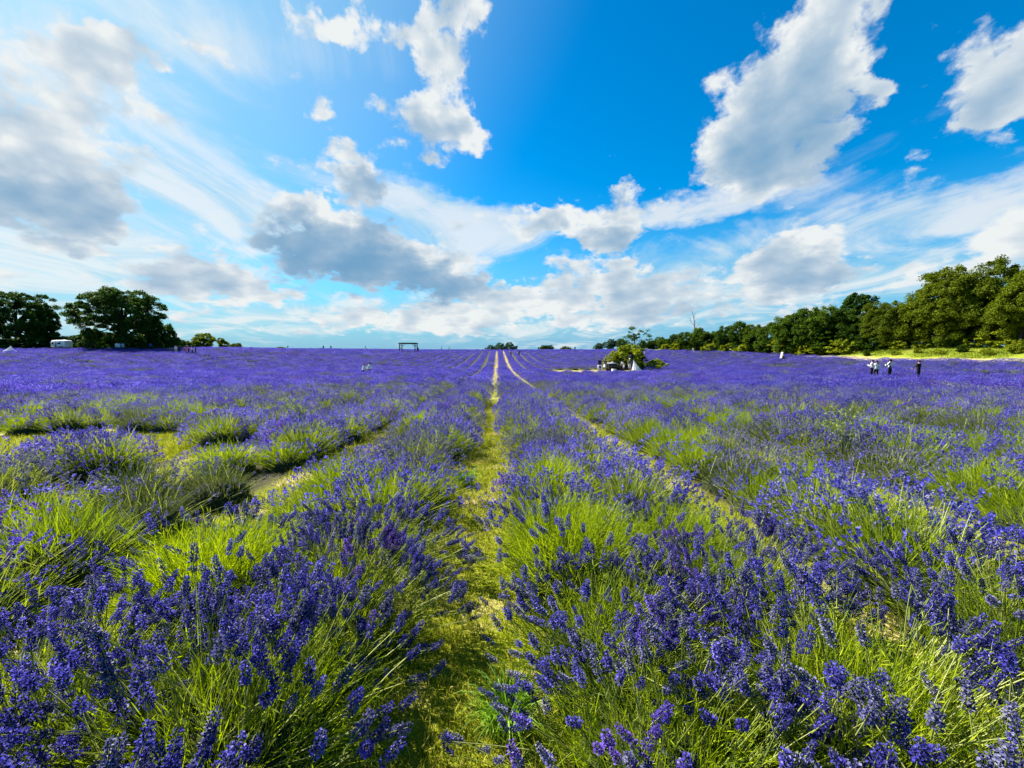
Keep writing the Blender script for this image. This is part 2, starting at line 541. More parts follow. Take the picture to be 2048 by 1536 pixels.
M['meadow'] = leaf_mat('verge_grass', [(0.0, (0.0792, 0.1368, 0.0072)), (0.5, (0.18, 0.252, 0.00864)), (1.0, (0.36, 0.36, 0.0504))], trans=0.4, tcol=(1, 1, 0.4), obj_var=0, spec=0.1,
                       patch=[((0.52, 0.45, 0.16), 0.55, 0.66, 0.7), ((0.05, 0.10, 0.008), 0.46, 0.34, 0.8)], patch_scale=0.28)

# ------------------------------------------------------------------ terrain
PY = np.array([-400, -60, -10, 0, 10, 20, 33, 57, 80, 105, 125, 145, 165, 200, 300, 700, 3000, 8000.0])
PZ = np.array([6, 2.0, 0.32, 0, -0.36, -0.72, -1.10, -1.52, -1.15, -0.15, 0.62, 1.05, 1.15, 0.5, -4, -20, -60, -120.0])
_h = np.diff(PY)
_s = np.diff(PZ) / _h
_m = np.zeros_like(PY)
_m[1:-1] = np.where(_s[:-1] * _s[1:] > 0, 2 * _s[:-1] * _s[1:] / (_s[:-1] + _s[1:] + 1e-12), 0)
_m[0], _m[-1] = _s[0], _s[-1]


def prof(y):
    y = np.clip(y, PY[0], PY[-1])
    i = np.clip(np.searchsorted(PY, y) - 1, 0, len(PY) - 2)
    t_ = (y - PY[i]) / _h[i]
    return ((1 + 2 * t_) * (1 - t_) ** 2 * PZ[i] + t_ * (1 - t_) ** 2 * _h[i] * _m[i] + t_ ** 2 * (3 - 2 * t_) * PZ[i + 1] + t_ ** 2 * (t_ - 1) * _h[i] * _m[i + 1])


def S(a, b, v):
    t_ = np.clip((v - a) / (b - a), 0, 1)
    return t_ * t_ * (3 - 2 * t_)


def tree_line(y):
    return 70 - 0.2138 * (y - 55)


def edge_r(y):
    return tree_line(y) - 10.0 + 9.0 * S(55, 92, y)


def ground(x, y):
    x = np.asarray(x, dtype=float)
    y = np.asarray(y, dtype=float)
    z = prof(y)
    fade = 1 - S(180, 320, y)
    z = z + 2.35 * S(18, 85, -x) * S(30, 90, y) * (1 - 0.78 * S(92, 145, y)) * fade
    z = z + 1.45 * S(38, 64, x) * S(18, 50, y) * (1 - 0.5 * S(70, 150, y)) * fade
    e = x - edge_r(y)
    z = z + 2.0 * S(0.3, 10.0, e) * S(10, 40, y) * (1 - 0.92 * S(58, 105, y)) * fade
    near = 1 - S(15, 60, np.hypot(x, y))
    z = z + (0.05 * np.sin(x * 0.9 + 1.3) * np.sin(y * 0.7) + 0.03 * np.sin(y * 1.9 + x)) * (0.35 + 0.65 * (1 - near)) * (1 - S(300, 600, np.hypot(x, y)))
    return z


def gz(x, y):
    return float(ground(x, y))


def hit(px, py, dz=0.0):
    """where the sight line through a photograph pixel meets the ground raised by dz"""
    d = pix_dir(px, py)
    q = np.geomspace(0.5, 400, 3000)
    p = np.array([0, 0, EYE]) + d * q[:, None]
    below = p[:, 2] < ground(p[:, 0], p[:, 1]) + dz
    i = int(np.argmax(below)) if below.any() else -1
    return float(p[i, 0]), float(p[i, 1])


def at(px, depth):
    d = pix_dir(px, 700)
    s = depth / d[1]
    return d[0] * s, depth


ROW, ROW0, PATH0 = 2.15, 0.875, -0.20
CLEAR = [  # bare or grassy openings in the rows: x, y, rx, ry
    (-8.4, 6.9, 2.9, 2.0), (-6.2, 6.7, 1.2, 0.7), (15.0, 56.8, 7.5, 3.2), (45.5, 36.5, 4.0, 0.7),
]


def in_clear(x, y, grow=0.0):
    for cx, cy_, rx, ry in CLEAR:
        if ((x - cx) / (rx + grow)) ** 2 + ((y - cy_) / (ry + grow)) ** 2 < 1:
            return True
    return False


def in_field(x, y):
    if y > 168 or x > edge_r(y) - 0.5:
        return False
    if x < -74 and y > 87:
        return False
    return not in_clear(x, y)


def build_ground():
    def graded(lim, fine, fstep, growth):
        v = [0.0]
        st = fstep
        while v[-1] < lim:
            v.append(v[-1] + st)
            if v[-1] > fine:
                st *= growth
        return np.array(v)
    xp = graded(7000, 12, 0.5, 1.06)
    yp = graded(8000, 14, 0.5, 1.05)
    yn = graded(300, 2, 0.6, 1.25)
    X = np.concatenate([-xp[:0:-1], xp])
    Y = np.concatenate([-yn[:0:-1], yp])
    gx, gy = np.meshgrid(X, Y)
    Z = ground(gx, gy)
    nx, ny = len(X), len(Y)
    V = np.stack([gx, gy, Z], axis=-1).reshape(-1, 3)
    i = np.arange(nx * ny).reshape(ny, nx)
    F = np.stack([i[:-1, :-1], i[:-1, 1:], i[1:, 1:], i[1:, :-1]], axis=-1).reshape(-1, 4)
    m, t = new_mat('field_ground')
    geo = t.new('ShaderNodeNewGeometry')
    pos = geo.outputs['Position']
    px_, py_, pz_ = t.sep(pos)
    nf = t.noise(pos, 26.0, 6, 0.65)
    nm = t.noise(pos, 1.6, 4, 0.6)
    nl = t.noise(pos, 0.09, 3, 0.5)
    grass = t.mix(nf.outputs['Fac'], (0.07, 0.095, 0.006), (0.28, 0.29, 0.02))
    straw = t.mix(nf.outputs['Fac'], (0.24, 0.19, 0.07), (0.55, 0.45, 0.20))
    soil = t.mix(nf.outputs['Fac'], (0.022, 0.024, 0.010), (0.085, 0.075, 0.035))
    g = t.mix(t.smooth(nm.outputs['Fac'], 0.52, 0.66), grass, straw)
    # the rows run along Y: soil and litter under the bushes, grass and straw between them
    fx = t.math('FRACT', t.math('DIVIDE', t.math('SUBTRACT', px_, PATH0 - ROW / 2), ROW))
    dd = t.math('ABSOLUTE', t.math('SUBTRACT', fx, 0.5))
    dd = t.math('ADD', dd, t.math('MULTIPLY', t.math('SUBTRACT', nm.outputs['Fac'], 0.5), 0.10))
    inrow = t.smooth(dd, 0.15, 0.27)
    c = t.mix(inrow, g, soil)
    # further off the paths are worn to dry straw
    walked = t.smooth(t.math('ABSOLUTE', t.math('SUBTRACT', px_, 0.9)), 1.9, 2.6, 1.0, 0.12)
    c = t.mix(t.math('MULTIPLY', t.smooth(py_, 22, 50), t.math('SUBTRACT', 1.0, inrow)), c, t.mix(walked, (0.05, 0.055, 0.028), t.mix(0.6, straw, (0.22, 0.18, 0.06))))
    for k, (cx, cy_, rx, ry) in enumerate(CLEAR):
        q = t.vmath('MULTIPLY', t.vmath('SUBTRACT', pos, (cx, cy_, 0)), (1 / rx, 1 / ry, 0))
        r_ = t.math('ADD', t.vmath('LENGTH', q), t.math('MULTIPLY', t.math('SUBTRACT', nm.outputs['Fac'], 0.5), 0.5))
        c = t.mix(t.smooth(r_, 1.15, 0.9), c, grass if k < 2 else t.mix(0.55, straw, (0.14, 0.13, 0.05)))
    # verge and land beyond the field
    e = t.math('ADD', px_, t.math('MULTIPLY', py_, 0.2138))
    e = t.math('ADD', e, t.math('ADD', t.math('MULTIPLY', t.math('SUBTRACT', nl.outputs['Fac'], 0.5), 5.0), t.math('MULTIPLY', t.math('SUBTRACT', nm.outputs['Fac'], 0.5), 2.0)))
    e = t.math('SUBTRACT', e, t.math('MULTIPLY', t.smooth(py_, 55, 92), 9.0))
    e0 = 70 + 0.2138 * 55 - 10.0
    verge = t.mix(t.smooth(e, e0 + 2.2, e0 + 4.2), straw, t.mix(nl.outputs['Fac'], (0.10, 0.15, 0.012), (0.28, 0.30, 0.03)))
    c = t.mix(t.smooth(e, e0 - 0.6, e0 + 0.2), c, verge)
    c = t.mix(t.smooth(py_, 170, 176), c, (0.10, 0.13, 0.03))
    p = t.new('ShaderNodeBsdfPrincipled')
    t.l.new(c, p.inputs['Base Color'])
    p.inputs['Roughness'].default_value = 0.95
    p.inputs['Specular IOR Level'].default_value = 0.1
    bp = t.new('ShaderNodeBump')
    bp.inputs['Strength'].default_value = 0.9
    bp.inputs['Distance'].default_value = 0.02
    t.l.new(nf.outputs['Fac'], bp.inputs['Height'])
    t.l.new(bp.outputs[0], p.inputs['Normal'])
    finish(t, p.outputs[0])
    o = link('ground', mesh_np('ground', V, F, [m], smooth=True))
    tag(o, 'gently dipping field ground with straw paths between the rows', kind='structure')


build_ground()


# ------------------------------------------------------------------ lavender
def dome(rng, n, r0=0.0, r1=1.0, H=0.46, Hs=0.045, wx=0.64, wy=0.60, edge=0.66, br=0.14, wind=(0.035, -0.015), clump=0):
    """stems that rise from the heart of a bush and end on a low rounded mound; r0..r1 is the part of the mound they reach"""
    phi = rng.uniform(0, 2 * math.pi, n)
    u = np.sqrt(r0 ** 2 + (r1 ** 2 - r0 ** 2) * rng.random(n))
    if clump:
        ci_ = rng.integers(0, clump, n)
        cp = rng.uniform(0, 2 * math.pi, clump)
        cu = np.sqrt(r0 ** 2 + (r1 ** 2 - r0 ** 2) * rng.random(clump))
        in_ = rng.random(n) < 0.66
        sp = rng.normal(size=(n, 2)) * 0.075
        phi = np.where(in_, cp[ci_] + sp[:, 0] / np.maximum(cu[ci_], 0.25), phi)
        u = np.where(in_, np.clip(cu[ci_] + sp[:, 1], 0.02, 1.06), u)
    lob = 1 + 0.10 * np.sin(3 * phi + rng.uniform(0, 6)) + 0.06 * np.sin(5 * phi + rng.uniform(0, 6))
    tx, ty = np.cos(phi) * u * wx * lob, np.sin(phi) * u * wy * lob
    tz = H * (1 - edge * u ** 2.4) + rng.normal(size=n) * Hs
    b = rng.normal(size=(n, 2)) * br
    base = np.stack([b[:, 0] * 0.6 + tx * 0.30, b[:, 1] * 0.6 + ty * 0.30, np.full(n, 0.01)], axis=1)
    tip = np.stack([tx + wind[0], ty + wind[1], np.maximum(tz, 0.07)], axis=1)
    ctl = base * 0.45 + tip * 0.55
    ctl[:, 2] = tip[:, 2] * rng.uniform(0.55, 0.80, n)
    ctl[:, :2] += rng.normal(size=(n, 2)) * 0.018
    return base, ctl, tip


KIND = {  # flower count, reach of the flowers on the mound, shoots and their reach, materials
    'full':   dict(nf=400, fr=(0.0, 1.0), H=0.56, ns=560, sr=(0, 0.95), sH=0.40, sm='shoot', fm='flower'),
    'parted': dict(nf=320, fr=(0.28, 1.0), H=0.56, ns=760, sr=(0, 0.92), sH=0.43, sm='shoot', fm='flower'),
    'faded':  dict(nf=330, fr=(0.0, 1.0), H=0.48, ns=600, sr=(0, 0.95), sH=0.39, sm='shoot_dull', fm='flower_faded'),
    'green':  dict(nf=120, fr=(0.3, 1.0), H=0.47, ns=1150, sr=(0, 0.95), sH=0.46, sm='shoot', fm='flower'),
    'dull':   dict(nf=110, fr=(0.1, 1.0), H=0.46, ns=950, sr=(0, 0.95), sH=0.42, sm='shoot_dull', fm='flower_faded'),
}


def florets(rng, tip, axis, L, rad, m, size, jit=0.25):
    """a loose head of m petals round every tip"""
    n = len(tip)
    tt = rng.random((n, m))
    an = rng.uniform(0, 2 * math.pi, (n, m))
    ref = np.where(np.abs(axis[:, 2:3]) > 0.9, np.array([1.0, 0, 0]), np.array([0, 0, 1.0]))
    u = norm(np.cross(axis, ref))
    v = np.cross(axis, u)
    ro = np.cos(an)[..., None] * u[:, None] + np.sin(an)[..., None] * v[:, None]
    prof_ = np.sin(np.clip(tt * 0.9 + 0.1, 0, 1) * math.pi) ** 0.6 * 0.8 + 0.25
    c = tip[:, None] + axis[:, None] * ((tt - 0.35) * L[:, None])[..., None] + ro * (rad[:, None] * prof_ * 0.75)[..., None]
    up = norm(axis[:, None] * 0.75 + ro * 0.85 + rng.normal(size=(n, m, 3)) * jit)
    wv = norm(np.cross(up, ro + rng.normal(size=(n, m, 3)) * 0.4))
    sz = size * rng.uniform(0.7, 1.3, (n, m))[..., None]
    return cards(c.reshape(-1, 3), (up * sz).reshape(-1, 3), (wv * sz * 0.55).reshape(-1, 3))


def spike_mesh(i):
    """one flower head: whorls of two-lipped florets on a short stalk, axis along +Z"""
    rng = np.random.default_rng(100 + i)
    g = Geo()
    L = rng.uniform(0.040, 0.060)
    nw = rng.integers(5, 8)
    zs = list(np.linspace(0.0, L, nw))
    if i % 2 == 0:
        zs = [-0.022] + zs
    bend = rng.normal(size=2) * 0.05
    st = np.array([[[0, 0, -0.05], [0, 0, 0.0], [bend[0] * L, bend[1] * L, L]]])
    g.add(*tubes(st, np.array([[0.0016, 0.0016, 0.0008]]), 4), m=2)
    for k, z in enumerate(zs):
        f = max(0.0, z / L)
        rw = 0.0120 * (1 - 0.45 * f ** 2)
        nfl = int(rng.integers(8, 12) * (1 - 0.35 * f))
        cx, cy_ = bend * z * f
        for j in range(nfl):
            a = 2 * math.pi * (j + rng.uniform(-.25, .25)) / nfl + k * 0.7
            ro = np.array([math.cos(a), math.sin(a), 0.0])
            tg = np.array([-math.sin(a), math.cos(a), 0.0])
            up = norm(ro * rng.uniform(0.6, 1.0) + np.array([0, 0, rng.uniform(0.55, 1.1)]))
            b = np.array([cx, cy_, z + rng.normal() * 0.0018]) + ro * 0.002
            e = b + up * rw * rng.uniform(0.9, 1.15)
            # calyx: three-sided cup
            w_ = 0.0023
            nrm = np.cross(up, tg)
            ring = [e + w_ * (math.cos(q) * tg + math.sin(q) * nrm) for q in (0, 2.09, 4.19)]
            g.add([b] + ring, [(0, 1, 2), (0, 2, 3), (0, 3, 1), (1, 3, 2)], m=1)
            if rng.random() < 0.82:
                for s_ in (-1, 1):
                    pd = norm(up * 0.75 + nrm * s_ * 0.9 + tg * rng.normal() * 0.25)
                    pl = rng.uniform(0.0046, 0.0072)
                    g.add([e, e + pd * pl * 0.6 - tg * pl * 0.5, e + pd * pl, e + pd * pl * 0.6 + tg * pl * 0.5], [(0, 1, 2), (0, 2, 3)], m=0)
    return g


SPIKES = {'flower': [], 'flower_faded': []}
for i in range(8):
    gsp = spike_mesh(i)
    SPIKES['flower'].append(gsp.mesh('flower_spike', [M['flower'], M['calyx'], M['stem']]))
    if i < 3:
        SPIKES['flower_faded'].append(gsp.mesh('faded_flower_spike', [M['flower_faded'], M['calyx'], M['stem']]))


def clump_phi(rng, n, k=5):
    return rng.uniform(0, 2 * math.pi, n)


def plant_geo(kind, seed, lod):
    """lod 1: everything as meshes; lod 2: far, coarse"""
    K = KIND[kind]
    rng = np.random.default_rng(seed)
    stems, leaves, heads = Geo(), Geo(), Geo()
    if lod == 1:
        nf, ns, m, sz, wl = K['nf'], int(K['ns'] * 0.9), 15, 0.0096, 0.0028
    else:
        nf, ns, m, sz, wl = max(8, int(K['nf'] * 0.58)), int(K['ns'] * 0.06), 4, 0.026, 0.012
    b, c, t_ = dome(rng, nf, *K['fr'], K['H'], clump=20 if lod == 1 else 0, wx=0.64 if lod == 1 else 0.88)
    cl = bezier(b, c, t_, 5 if lod == 1 else 2)
    if lod == 1:
        stems.add(*ribbons(cl, np.array([0.0026, 0.0026, 0.0024, 0.002, 0.0016]), rng))
    ax = norm(norm(t_ - c) + rng.normal(size=t_.shape) * 0.28 + np.array([0, 0, 0.35]))
    L = rng.uniform(0.045, 0.070, nf) * (1.0 if lod == 1 else 1.25)
    old = rng.random(nf) < (0.24 if lod == 1 else 0.08)            # heads past their best
    for mm, q in ((0, ~old), (1, old)):
        heads.add(*florets(rng, t_[q], ax[q], L[q], np.full(q.sum(), 0.0115 if lod == 1 else 0.018), m, sz), m=mm)
    b, c, t_ = dome(rng, ns, *K['sr'], K['sH'], 0.05, wx=0.58 if lod == 1 else 0.85, wy=0.55)
    k = 4 if lod == 1 else 3
    W = np.array([0.6, 1.0, 0.75, 0.08])[:k] * wl if k == 4 else np.array([0.7, 1.0, 0.1]) * wl
    leaves.add(*ribbons(bezier(b, c, t_, k), W, rng))
    # woody heart, enlarged as a dark core to block light inside the bush
    a = np.linspace(0, 2 * math.pi, 8, endpoint=False)
    hs = 0.27
    V, F = [], []
    for zi, (rr, hz) in enumerate(((0.44, 0.0), (0.42, 0.45), (0.26, 0.80))):
        for q in a:
            V.append((math.cos(q) * rr * (0.85 if lod == 1 else 1.3) * rng.uniform(.85, 1.1), math.sin(q) * rr * rng.uniform(.85, 1.1), hz * hs))
    V.append((0, 0, hs))
    for zi in range(2):
        for q in range(8):
            F.append((zi * 8 + q, zi * 8 + (q + 1) % 8, zi * 8 + 8 + (q + 1) % 8))
            F.append((zi * 8 + q, zi * 8 + 8 + (q + 1) % 8, zi * 8 + 8 + q))
    for q in range(8):
        F.append((16 + q, 16 + (q + 1) % 8, 24))
    core = Geo().add(np.array(V), np.array(F))
    return stems, leaves, heads, core


ORD = ['nearest', 'second', 'third', 'fourth', 'fifth', 'sixth', 'seventh', 'eighth', 'ninth', 'tenth', 'eleventh', 'twelfth', 'thirteenth', 'fourteenth', 'fifteenth',
       'sixteenth', 'seventeenth', 'eighteenth', 'nineteenth', 'twentieth'] + ['%s-%s' % (a, b) for a in ('twenty', 'thirty', 'forty') for b in
       ('first', 'second', 'third', 'fourth', 'fifth', 'sixth', 'seventh', 'eighth', 'ninth')]
LOOK = {'full': 'violet lavender bush thick with flowers', 'parted': 'lavender bush parted to bright green stems', 'faded': 'greyish lavender bush with fading flowers',
        'green': 'bright green lavender bush almost without flowers', 'dull': 'dull green lavender bush with few flowers'}

# where the photograph shows green or dull bushes: pixel of the bush, radius in metres, kind
SPOTS = [
    (60, 1010, 0.75, 'green'), (150, 1060, 0.5, 'green'), (30, 835, 1.3, 'green'), (120, 825, 1.1, 'green'), (190, 845, 0.7, 'green'), (160, 870, .6, 'green'),
    (250, 768, 1.3, 'green'), (295, 760, 1.2, 'green'), (440, 776, 1.2, 'green'), (290, 801, 1.4, 'green'), (350, 822, 0.9, 'green'), (385, 826, 0.7, 'green'), (310, 905, 0.7, 'green'),
    (420, 890, 0.4, 'green'), (510, 900, 0.6, 'green'), (700, 955, 0.6, 'green'), (710, 805, 0.9, 'green'), (140, 925, 0.4, 'green'), (330, 970, 0.6, 'dull'), (260, 840, .7, 'dull'),
    (1030, 965, 0.45, 'green'), (1300, 945, 0.4, 'green'), (1320, 890, 0.8, 'green'), (1380, 870, 0.7, 'green'), (1345, 803, 1.0, 'green'), (1440, 975, 0.5, 'green'), (1530, 960, 0.5, 'green'),
    (1650, 960, 0.7, 'green'), (1480, 840, 0.8, 'green'), (1610, 835, 1.2, 'dull'), (1720, 850, 1.0, 'green'), (1840, 945, 0.6, 'green'), (1950, 950, 0.7, 'green'), (2000, 890, 0.8, 'green'),
    (1880, 870, 0.8, 'dull'), (1920, 840, 1.0, 'dull'), (1400, 790, 1.2, 'dull'), (640, 748, 1.6, 'dull'), (370, 765, 1.5, 'dull'), (1380, 735, 1.2, 'dull'), (1850, 1010, .6, 'green'),
    (2020, 1010, .5, 'green'), (1500, 830, .6, 'green'), (1420, 930, .5, 'dull'), (720, 1010, 0.35, 'parted'), (1250, 1040, 0.8, 'green'), (470, 1110, 0.5, 'green'), (900, 800, .8, 'faded'),
    (1130, 800, .8, 'faded'), (820, 900, .7, 'faded'), (1100, 880, .7, 'faded'), (1250, 800, 1.5, 'faded'), (1550, 900, .7, 'faded'), (150, 770, 2, 'faded'), (520, 800, 1.5, 'faded'),
]
SPOT_W = [(hit(px, py, 0.33), r_, k) for px, py, r_, k in SPOTS]


def kind_at(x, y, rng):
    for (sx, sy), r_, k in SPOT_W:
        if (x - sx) ** 2 + (y - sy) ** 2 < (0.8 * r_ + 0.08) ** 2:
            return k
    u = rng.random()
    # bloom is uneven: whole stretches of a row are behind or past their best
    pt = math.sin(x * 0.42 + 2 * math.sin(y * 0.13)) * math.sin(y * 0.31 + 1.7 * math.sin(x * 0.19)) + 0.35 * math.sin(x * 1.3 + y * 0.9)
    if y < 4.5:
        return 'parted' if u < 0.58 else ('full' if u < 0.90 else ('green' if u < 0.96 else 'faded'))
    if y < 14:
        return 'full' if u < 0.50 else ('parted' if u < 0.72 else ('faded' if u < 0.86 else ('dull' if u < 0.93 else 'green')))
    if pt > (0.48 if y < 45 else 0.62):
        return 'faded' if u < 0.45 else ('dull' if u < 0.72 else ('green' if u < 0.86 and y < 60 else 'full'))
    if y < 34:
        return 'full' if u < 0.80 else ('faded' if u < 0.91 else ('dull' if u < 0.96 else 'green'))
    return 'full' if u < 0.90 else ('faded' if u < 0.97 else 'dull')


def build_lavender():
    rng = np.random.default_rng(21)
    plants = []
    for k in range(-54, 40):
        xc = ROW0 + ROW * k
        for side_ in (-1, 1, 0):
            y = 0.25 + rng.uniform(0, 0.6) if side_ else 24.0 + rng.uniform(0, 0.5)
            y1 = 24.0 if side_ else 168
            while y < y1:
                x = xc + side_ * (0.37 - 0.07 * float(S(2.2, 4.5, y))) + rng.normal() * 0.06
                yy = y + rng.normal() * 0.08
                far = S(25, 80, y)
                if -(1.42 * yy + 3.2) < x < 1.50 * yy + 3.2 and in_field(x, yy) and rng.random() > 0.03:
                    plants.append([x, yy, kind_at(x, yy, rng), k, math.hypot(x, yy)])
                y += 0.64 + 0.24 * far + rng.uniform(0, 0.14)
    plants.sort(key=lambda p: p[4])

    def seen(p):
        v = CAMROT.T @ np.array([p[0], p[1], gz(p[0], p[1]) + 0.45 - EYE])
        if v[2] > -0.05:
            return False
        return abs(v[0] / -v[2]) < 1.28 + 0.6 / p[4] and v[1] / -v[2] > -0.96 - 0.5 / p[4]
    plants = [p for p in plants if p[4] > 0.75 and p[1] > 0.25]
    single = [p for p in plants if seen(p) or p[4] < 3.3][:300]
    ids = set(id(p) for p in single)
    rest = [p for p in plants if id(p) not in ids]
    # shared mid-distance bushes
    lib = {}
    for kd in KIND:
        lib[kd] = []
        for v in range(4 if kd in ('full', 'parted') else 2):
            s_, l_, h_, c_ = plant_geo(kd, 300 + 17 * v + len(kd), 1)
            K = KIND[kd]
            lib[kd].append((s_.mesh('stems', [M['stem']]), l_.mesh('leaves', [M[K['sm']]]), h_.mesh('flower_spikes', [M[K['fm']], M['flower_faded']]), c_.mesh('woody_shade_core', [M['core']])))
    rows = {}
    for p in single:
        rows.setdefault(p[3], []).append(p)
    for kk in rows:
        rows[kk].sort(key=lambda p: p[1])
    for n_, p in enumerate(single):
        x, y, kd, k, dist = p
        K = KIND[kd]
        r = empty('lavender_bush', (x, y, gz(x, y)), 0 if dist < 3.3 else float(rng.uniform(-0.35, 0.35) + (math.pi if rng.random() < .5 else 0)))
        sc = float(rng.uniform(0.90, 1.10))
        r.scale = (sc * float(rng.uniform(1.05, 1.20) if dist < 3.3 else rng.uniform(.86, 1.02)), sc, sc * float(rng.uniform(0.82, 1.18)))
        side = 'right' if k >= 0 else 'left'
        kk = k if k >= 0 else -k - 1
        rowname = ('first row %s of path' % side) if kk == 0 else ('%s row %s of path' % (ORD[kk], side))
        i = rows[k].index(p)
        tag(r, '%s, %s in %s' % (LOOK[kd], ORD[min(i, len(ORD) - 1)], rowname), 'lavender', 'lavender bushes planted in rows')
        if dist < 3.3:
            # close enough to tell the flower heads apart: each is its own piece
            prng = np.random.default_rng(5000 + n_)
            nf = int(K['nf'] * 0.9)
            b, c, t_ = dome(prng, nf, *K['fr'], K['H'], 0.05, clump=22)
            rad = np.linspace(0.0023, 0.0014, 6)[None] * prng.uniform(.8, 1.25, (nf, 1))
            g = Geo().add(*tubes(bezier(b, c, t_, 6), rad, 3))
            st = link('stems', g.mesh('stems', [M['stem']]), r)
            st['kind'] = 'stuff'
            ns = int(K['ns'] * 1.7)
            b2, c2, t2 = dome(prng, ns, *K['sr'], K['sH'], 0.055, wx=0.58, wy=0.55)
            # shoots carry short side leaves near the top
            g = Geo().add(*ribbons(bezier(b2, c2, t2, 5), np.array([0.8, 1.0, 1.0, 0.7, 0.08]) * 0.0015, prng))
            nl = 3
            f = prng.uniform(0.45, 0.97, (ns, nl))[..., None]
            cen = b2[:, None] * (1 - f) ** 2 + 2 * c2[:, None] * f * (1 - f) + t2[:, None] * f ** 2
            dv = norm(norm(t2 - c2)[:, None] + prng.normal(size=(ns, nl, 3)) * 0.45)
            ll = prng.uniform(0.010, 0.024, (ns, nl))[..., None]
            wv = norm(np.cross(dv, prng.normal(size=(ns, nl, 3)))) * 0.0018
            g.add(*cards((cen + dv * ll).reshape(-1, 3), (dv * ll).reshape(-1, 3), wv.reshape(-1, 3)))
            lv = link('leaves', g.mesh('leaves', [M[K['sm']]]), r)
            lv['kind'] = 'stuff'
            ax = norm(norm(t_ - c) + prng.normal(size=t_.shape) * 0.28 + np.array([0, 0, 0.35]))
            for j in range(nf):
                q = Vector(ax[j]).to_track_quat('Z', 'X').to_euler()
                s_ = float(prng.uniform(0.80, 1.18))
                pool = SPIKES['flower_faded'] if (K['fm'] == 'flower_faded' or prng.random() < 0.28) else SPIKES['flower']
                link('flower_spike', pool[int(prng.integers(len(pool)))], r, t_[j], q, s_)
            cm = plant_geo(kd, 7000 + n_, 2)[3].mesh('woody_shade_core', [M['core']])
            link('woody_shade_core', cm, r, scale=(0.6, 0.85, 0.9))
        else:
            v = lib[kd][int(rng.integers(len(lib[kd])))]
            for nm, me in zip(('stems', 'leaves', 'flower_spikes', 'woody_shade_core'), v):
                o = link(nm, me, r)
                if nm != 'woody_shade_core':
                    o['kind'] = 'stuff'
    # ---- the rest of the field: one mass of instanced bushes
    src = bpy.data.collections.new('lavender_sources')
    names = []
    for li, lod in ((0, 1), (1, 2)):
        for kd in ('full', 'faded', 'dull', 'green', 'parted'):
            for v in range(3 if kd == 'full' else 1):
                s_, l_, h_, c_ = plant_geo(kd, 900 + 31 * v + 7 * li + len(kd), lod)
                K = KIND[kd]
                g = Geo()
                for gg, mm in ((s_, 0), (l_, 1), (h_, 2), (c_, 3)):
                    for q, (V, F) in enumerate(zip(gg.V, gg.F)):
                        g.add(V, F - F.min(), 4 if (mm == 2 and q == 1) else mm)
                me = g.mesh('lavender_mass_bush', [M['stem'], M[K['sm']], M[K['fm']], M['core'], M['flower_faded']])
                o = bpy.data.objects.new('src%02d' % len(names), me)
                src.objects.link(o)
                names.append((lod, kd))
    opts = {}
    for i, nk in enumerate(names):
        opts.setdefault(nk, []).append(i)
    P_ = np.array([[p[0], p[1], 0] for p in rest])
    P_[:, 2] = ground(P_[:, 0], P_[:, 1]) - 0.01
    idx = np.array([rng.choice(opts[(1 if p[4] < 24 else 2, p[2])]) for p in rest], dtype=np.int32)
    rot = np.where(rng.random(len(rest)) < .5, 0, math.pi) + rng.uniform(-0.4, 0.4, len(rest))
    scl = rng.uniform(0.82, 1.12, len(rest))
    scl = np.where((np.abs(P_[:, 0] - 14.5) < 8) & (P_[:, 1] > 44) & (P_[:, 1] < 57), scl * 0.55, scl)
    me = bpy.data.meshes.new('lavender_field')
    me.vertices.add(len(P_))
    me.vertices.foreach_set('co', P_.astype(np.float32).ravel())
    for nm, typ, arr in (('pick', 'INT', idx), ('turn', 'FLOAT', rot.astype(np.float32)), ('size', 'FLOAT', scl.astype(np.float32))):
        at_ = me.attributes.new(nm, typ, 'POINT')
        at_.data.foreach_set('value', arr)
    o = link('lavender_field', me)
    tag(o, 'mass of violet lavender rows stretching to the crest of the field', 'lavender', kind='stuff')
    ng = bpy.data.node_groups.new('lavender_mass', 'GeometryNodeTree')
    ng.interface.new_socket('Geometry', in_out='INPUT', socket_type='NodeSocketGeometry')
    ng.interface.new_socket('Geometry', in_out='OUTPUT', socket_type='NodeSocketGeometry')
    gi = ng.nodes.new('NodeGroupInput')
    go = ng.nodes.new('NodeGroupOutput')
    iop = ng.nodes.new('GeometryNodeInstanceOnPoints')
    ci = ng.nodes.new('GeometryNodeCollectionInfo')
    ci.inputs['Collection'].default_value = src
    ci.inputs['Separate Children'].default_value = True
    ci.inputs['Reset Children'].default_value = True
    iop.inputs['Pick Instance'].default_value = True

    def attr(nm, typ):
        a = ng.nodes.new('GeometryNodeInputNamedAttribute')
        a.data_type = typ
        a.inputs['Name'].default_value = nm
        return a.outputs['Attribute']
    cx = ng.nodes.new('ShaderNodeCombineXYZ')
    ng.links.new(attr('turn', 'FLOAT'), cx.inputs[2])
    ng.links.new(gi.outputs[0], iop.inputs['Points'])
    ng.links.new(ci.outputs[0], iop.inputs['Instance'])
    ng.links.new(attr('pick', 'INT'), iop.inputs['Instance Index'])
    ng.links.new(cx.outputs[0], iop.inputs['Rotation'])
    ng.links.new(attr('size', 'FLOAT'), iop.inputs['Scale'])
    ng.links.new(iop.outputs[0], go.inputs[0])
    md = o.modifiers.new('mass', 'NODES')
    md.node_group = ng
    print('plants', len(plants), 'single', len(single), 'farthest single', single[-1][4])


build_lavender()


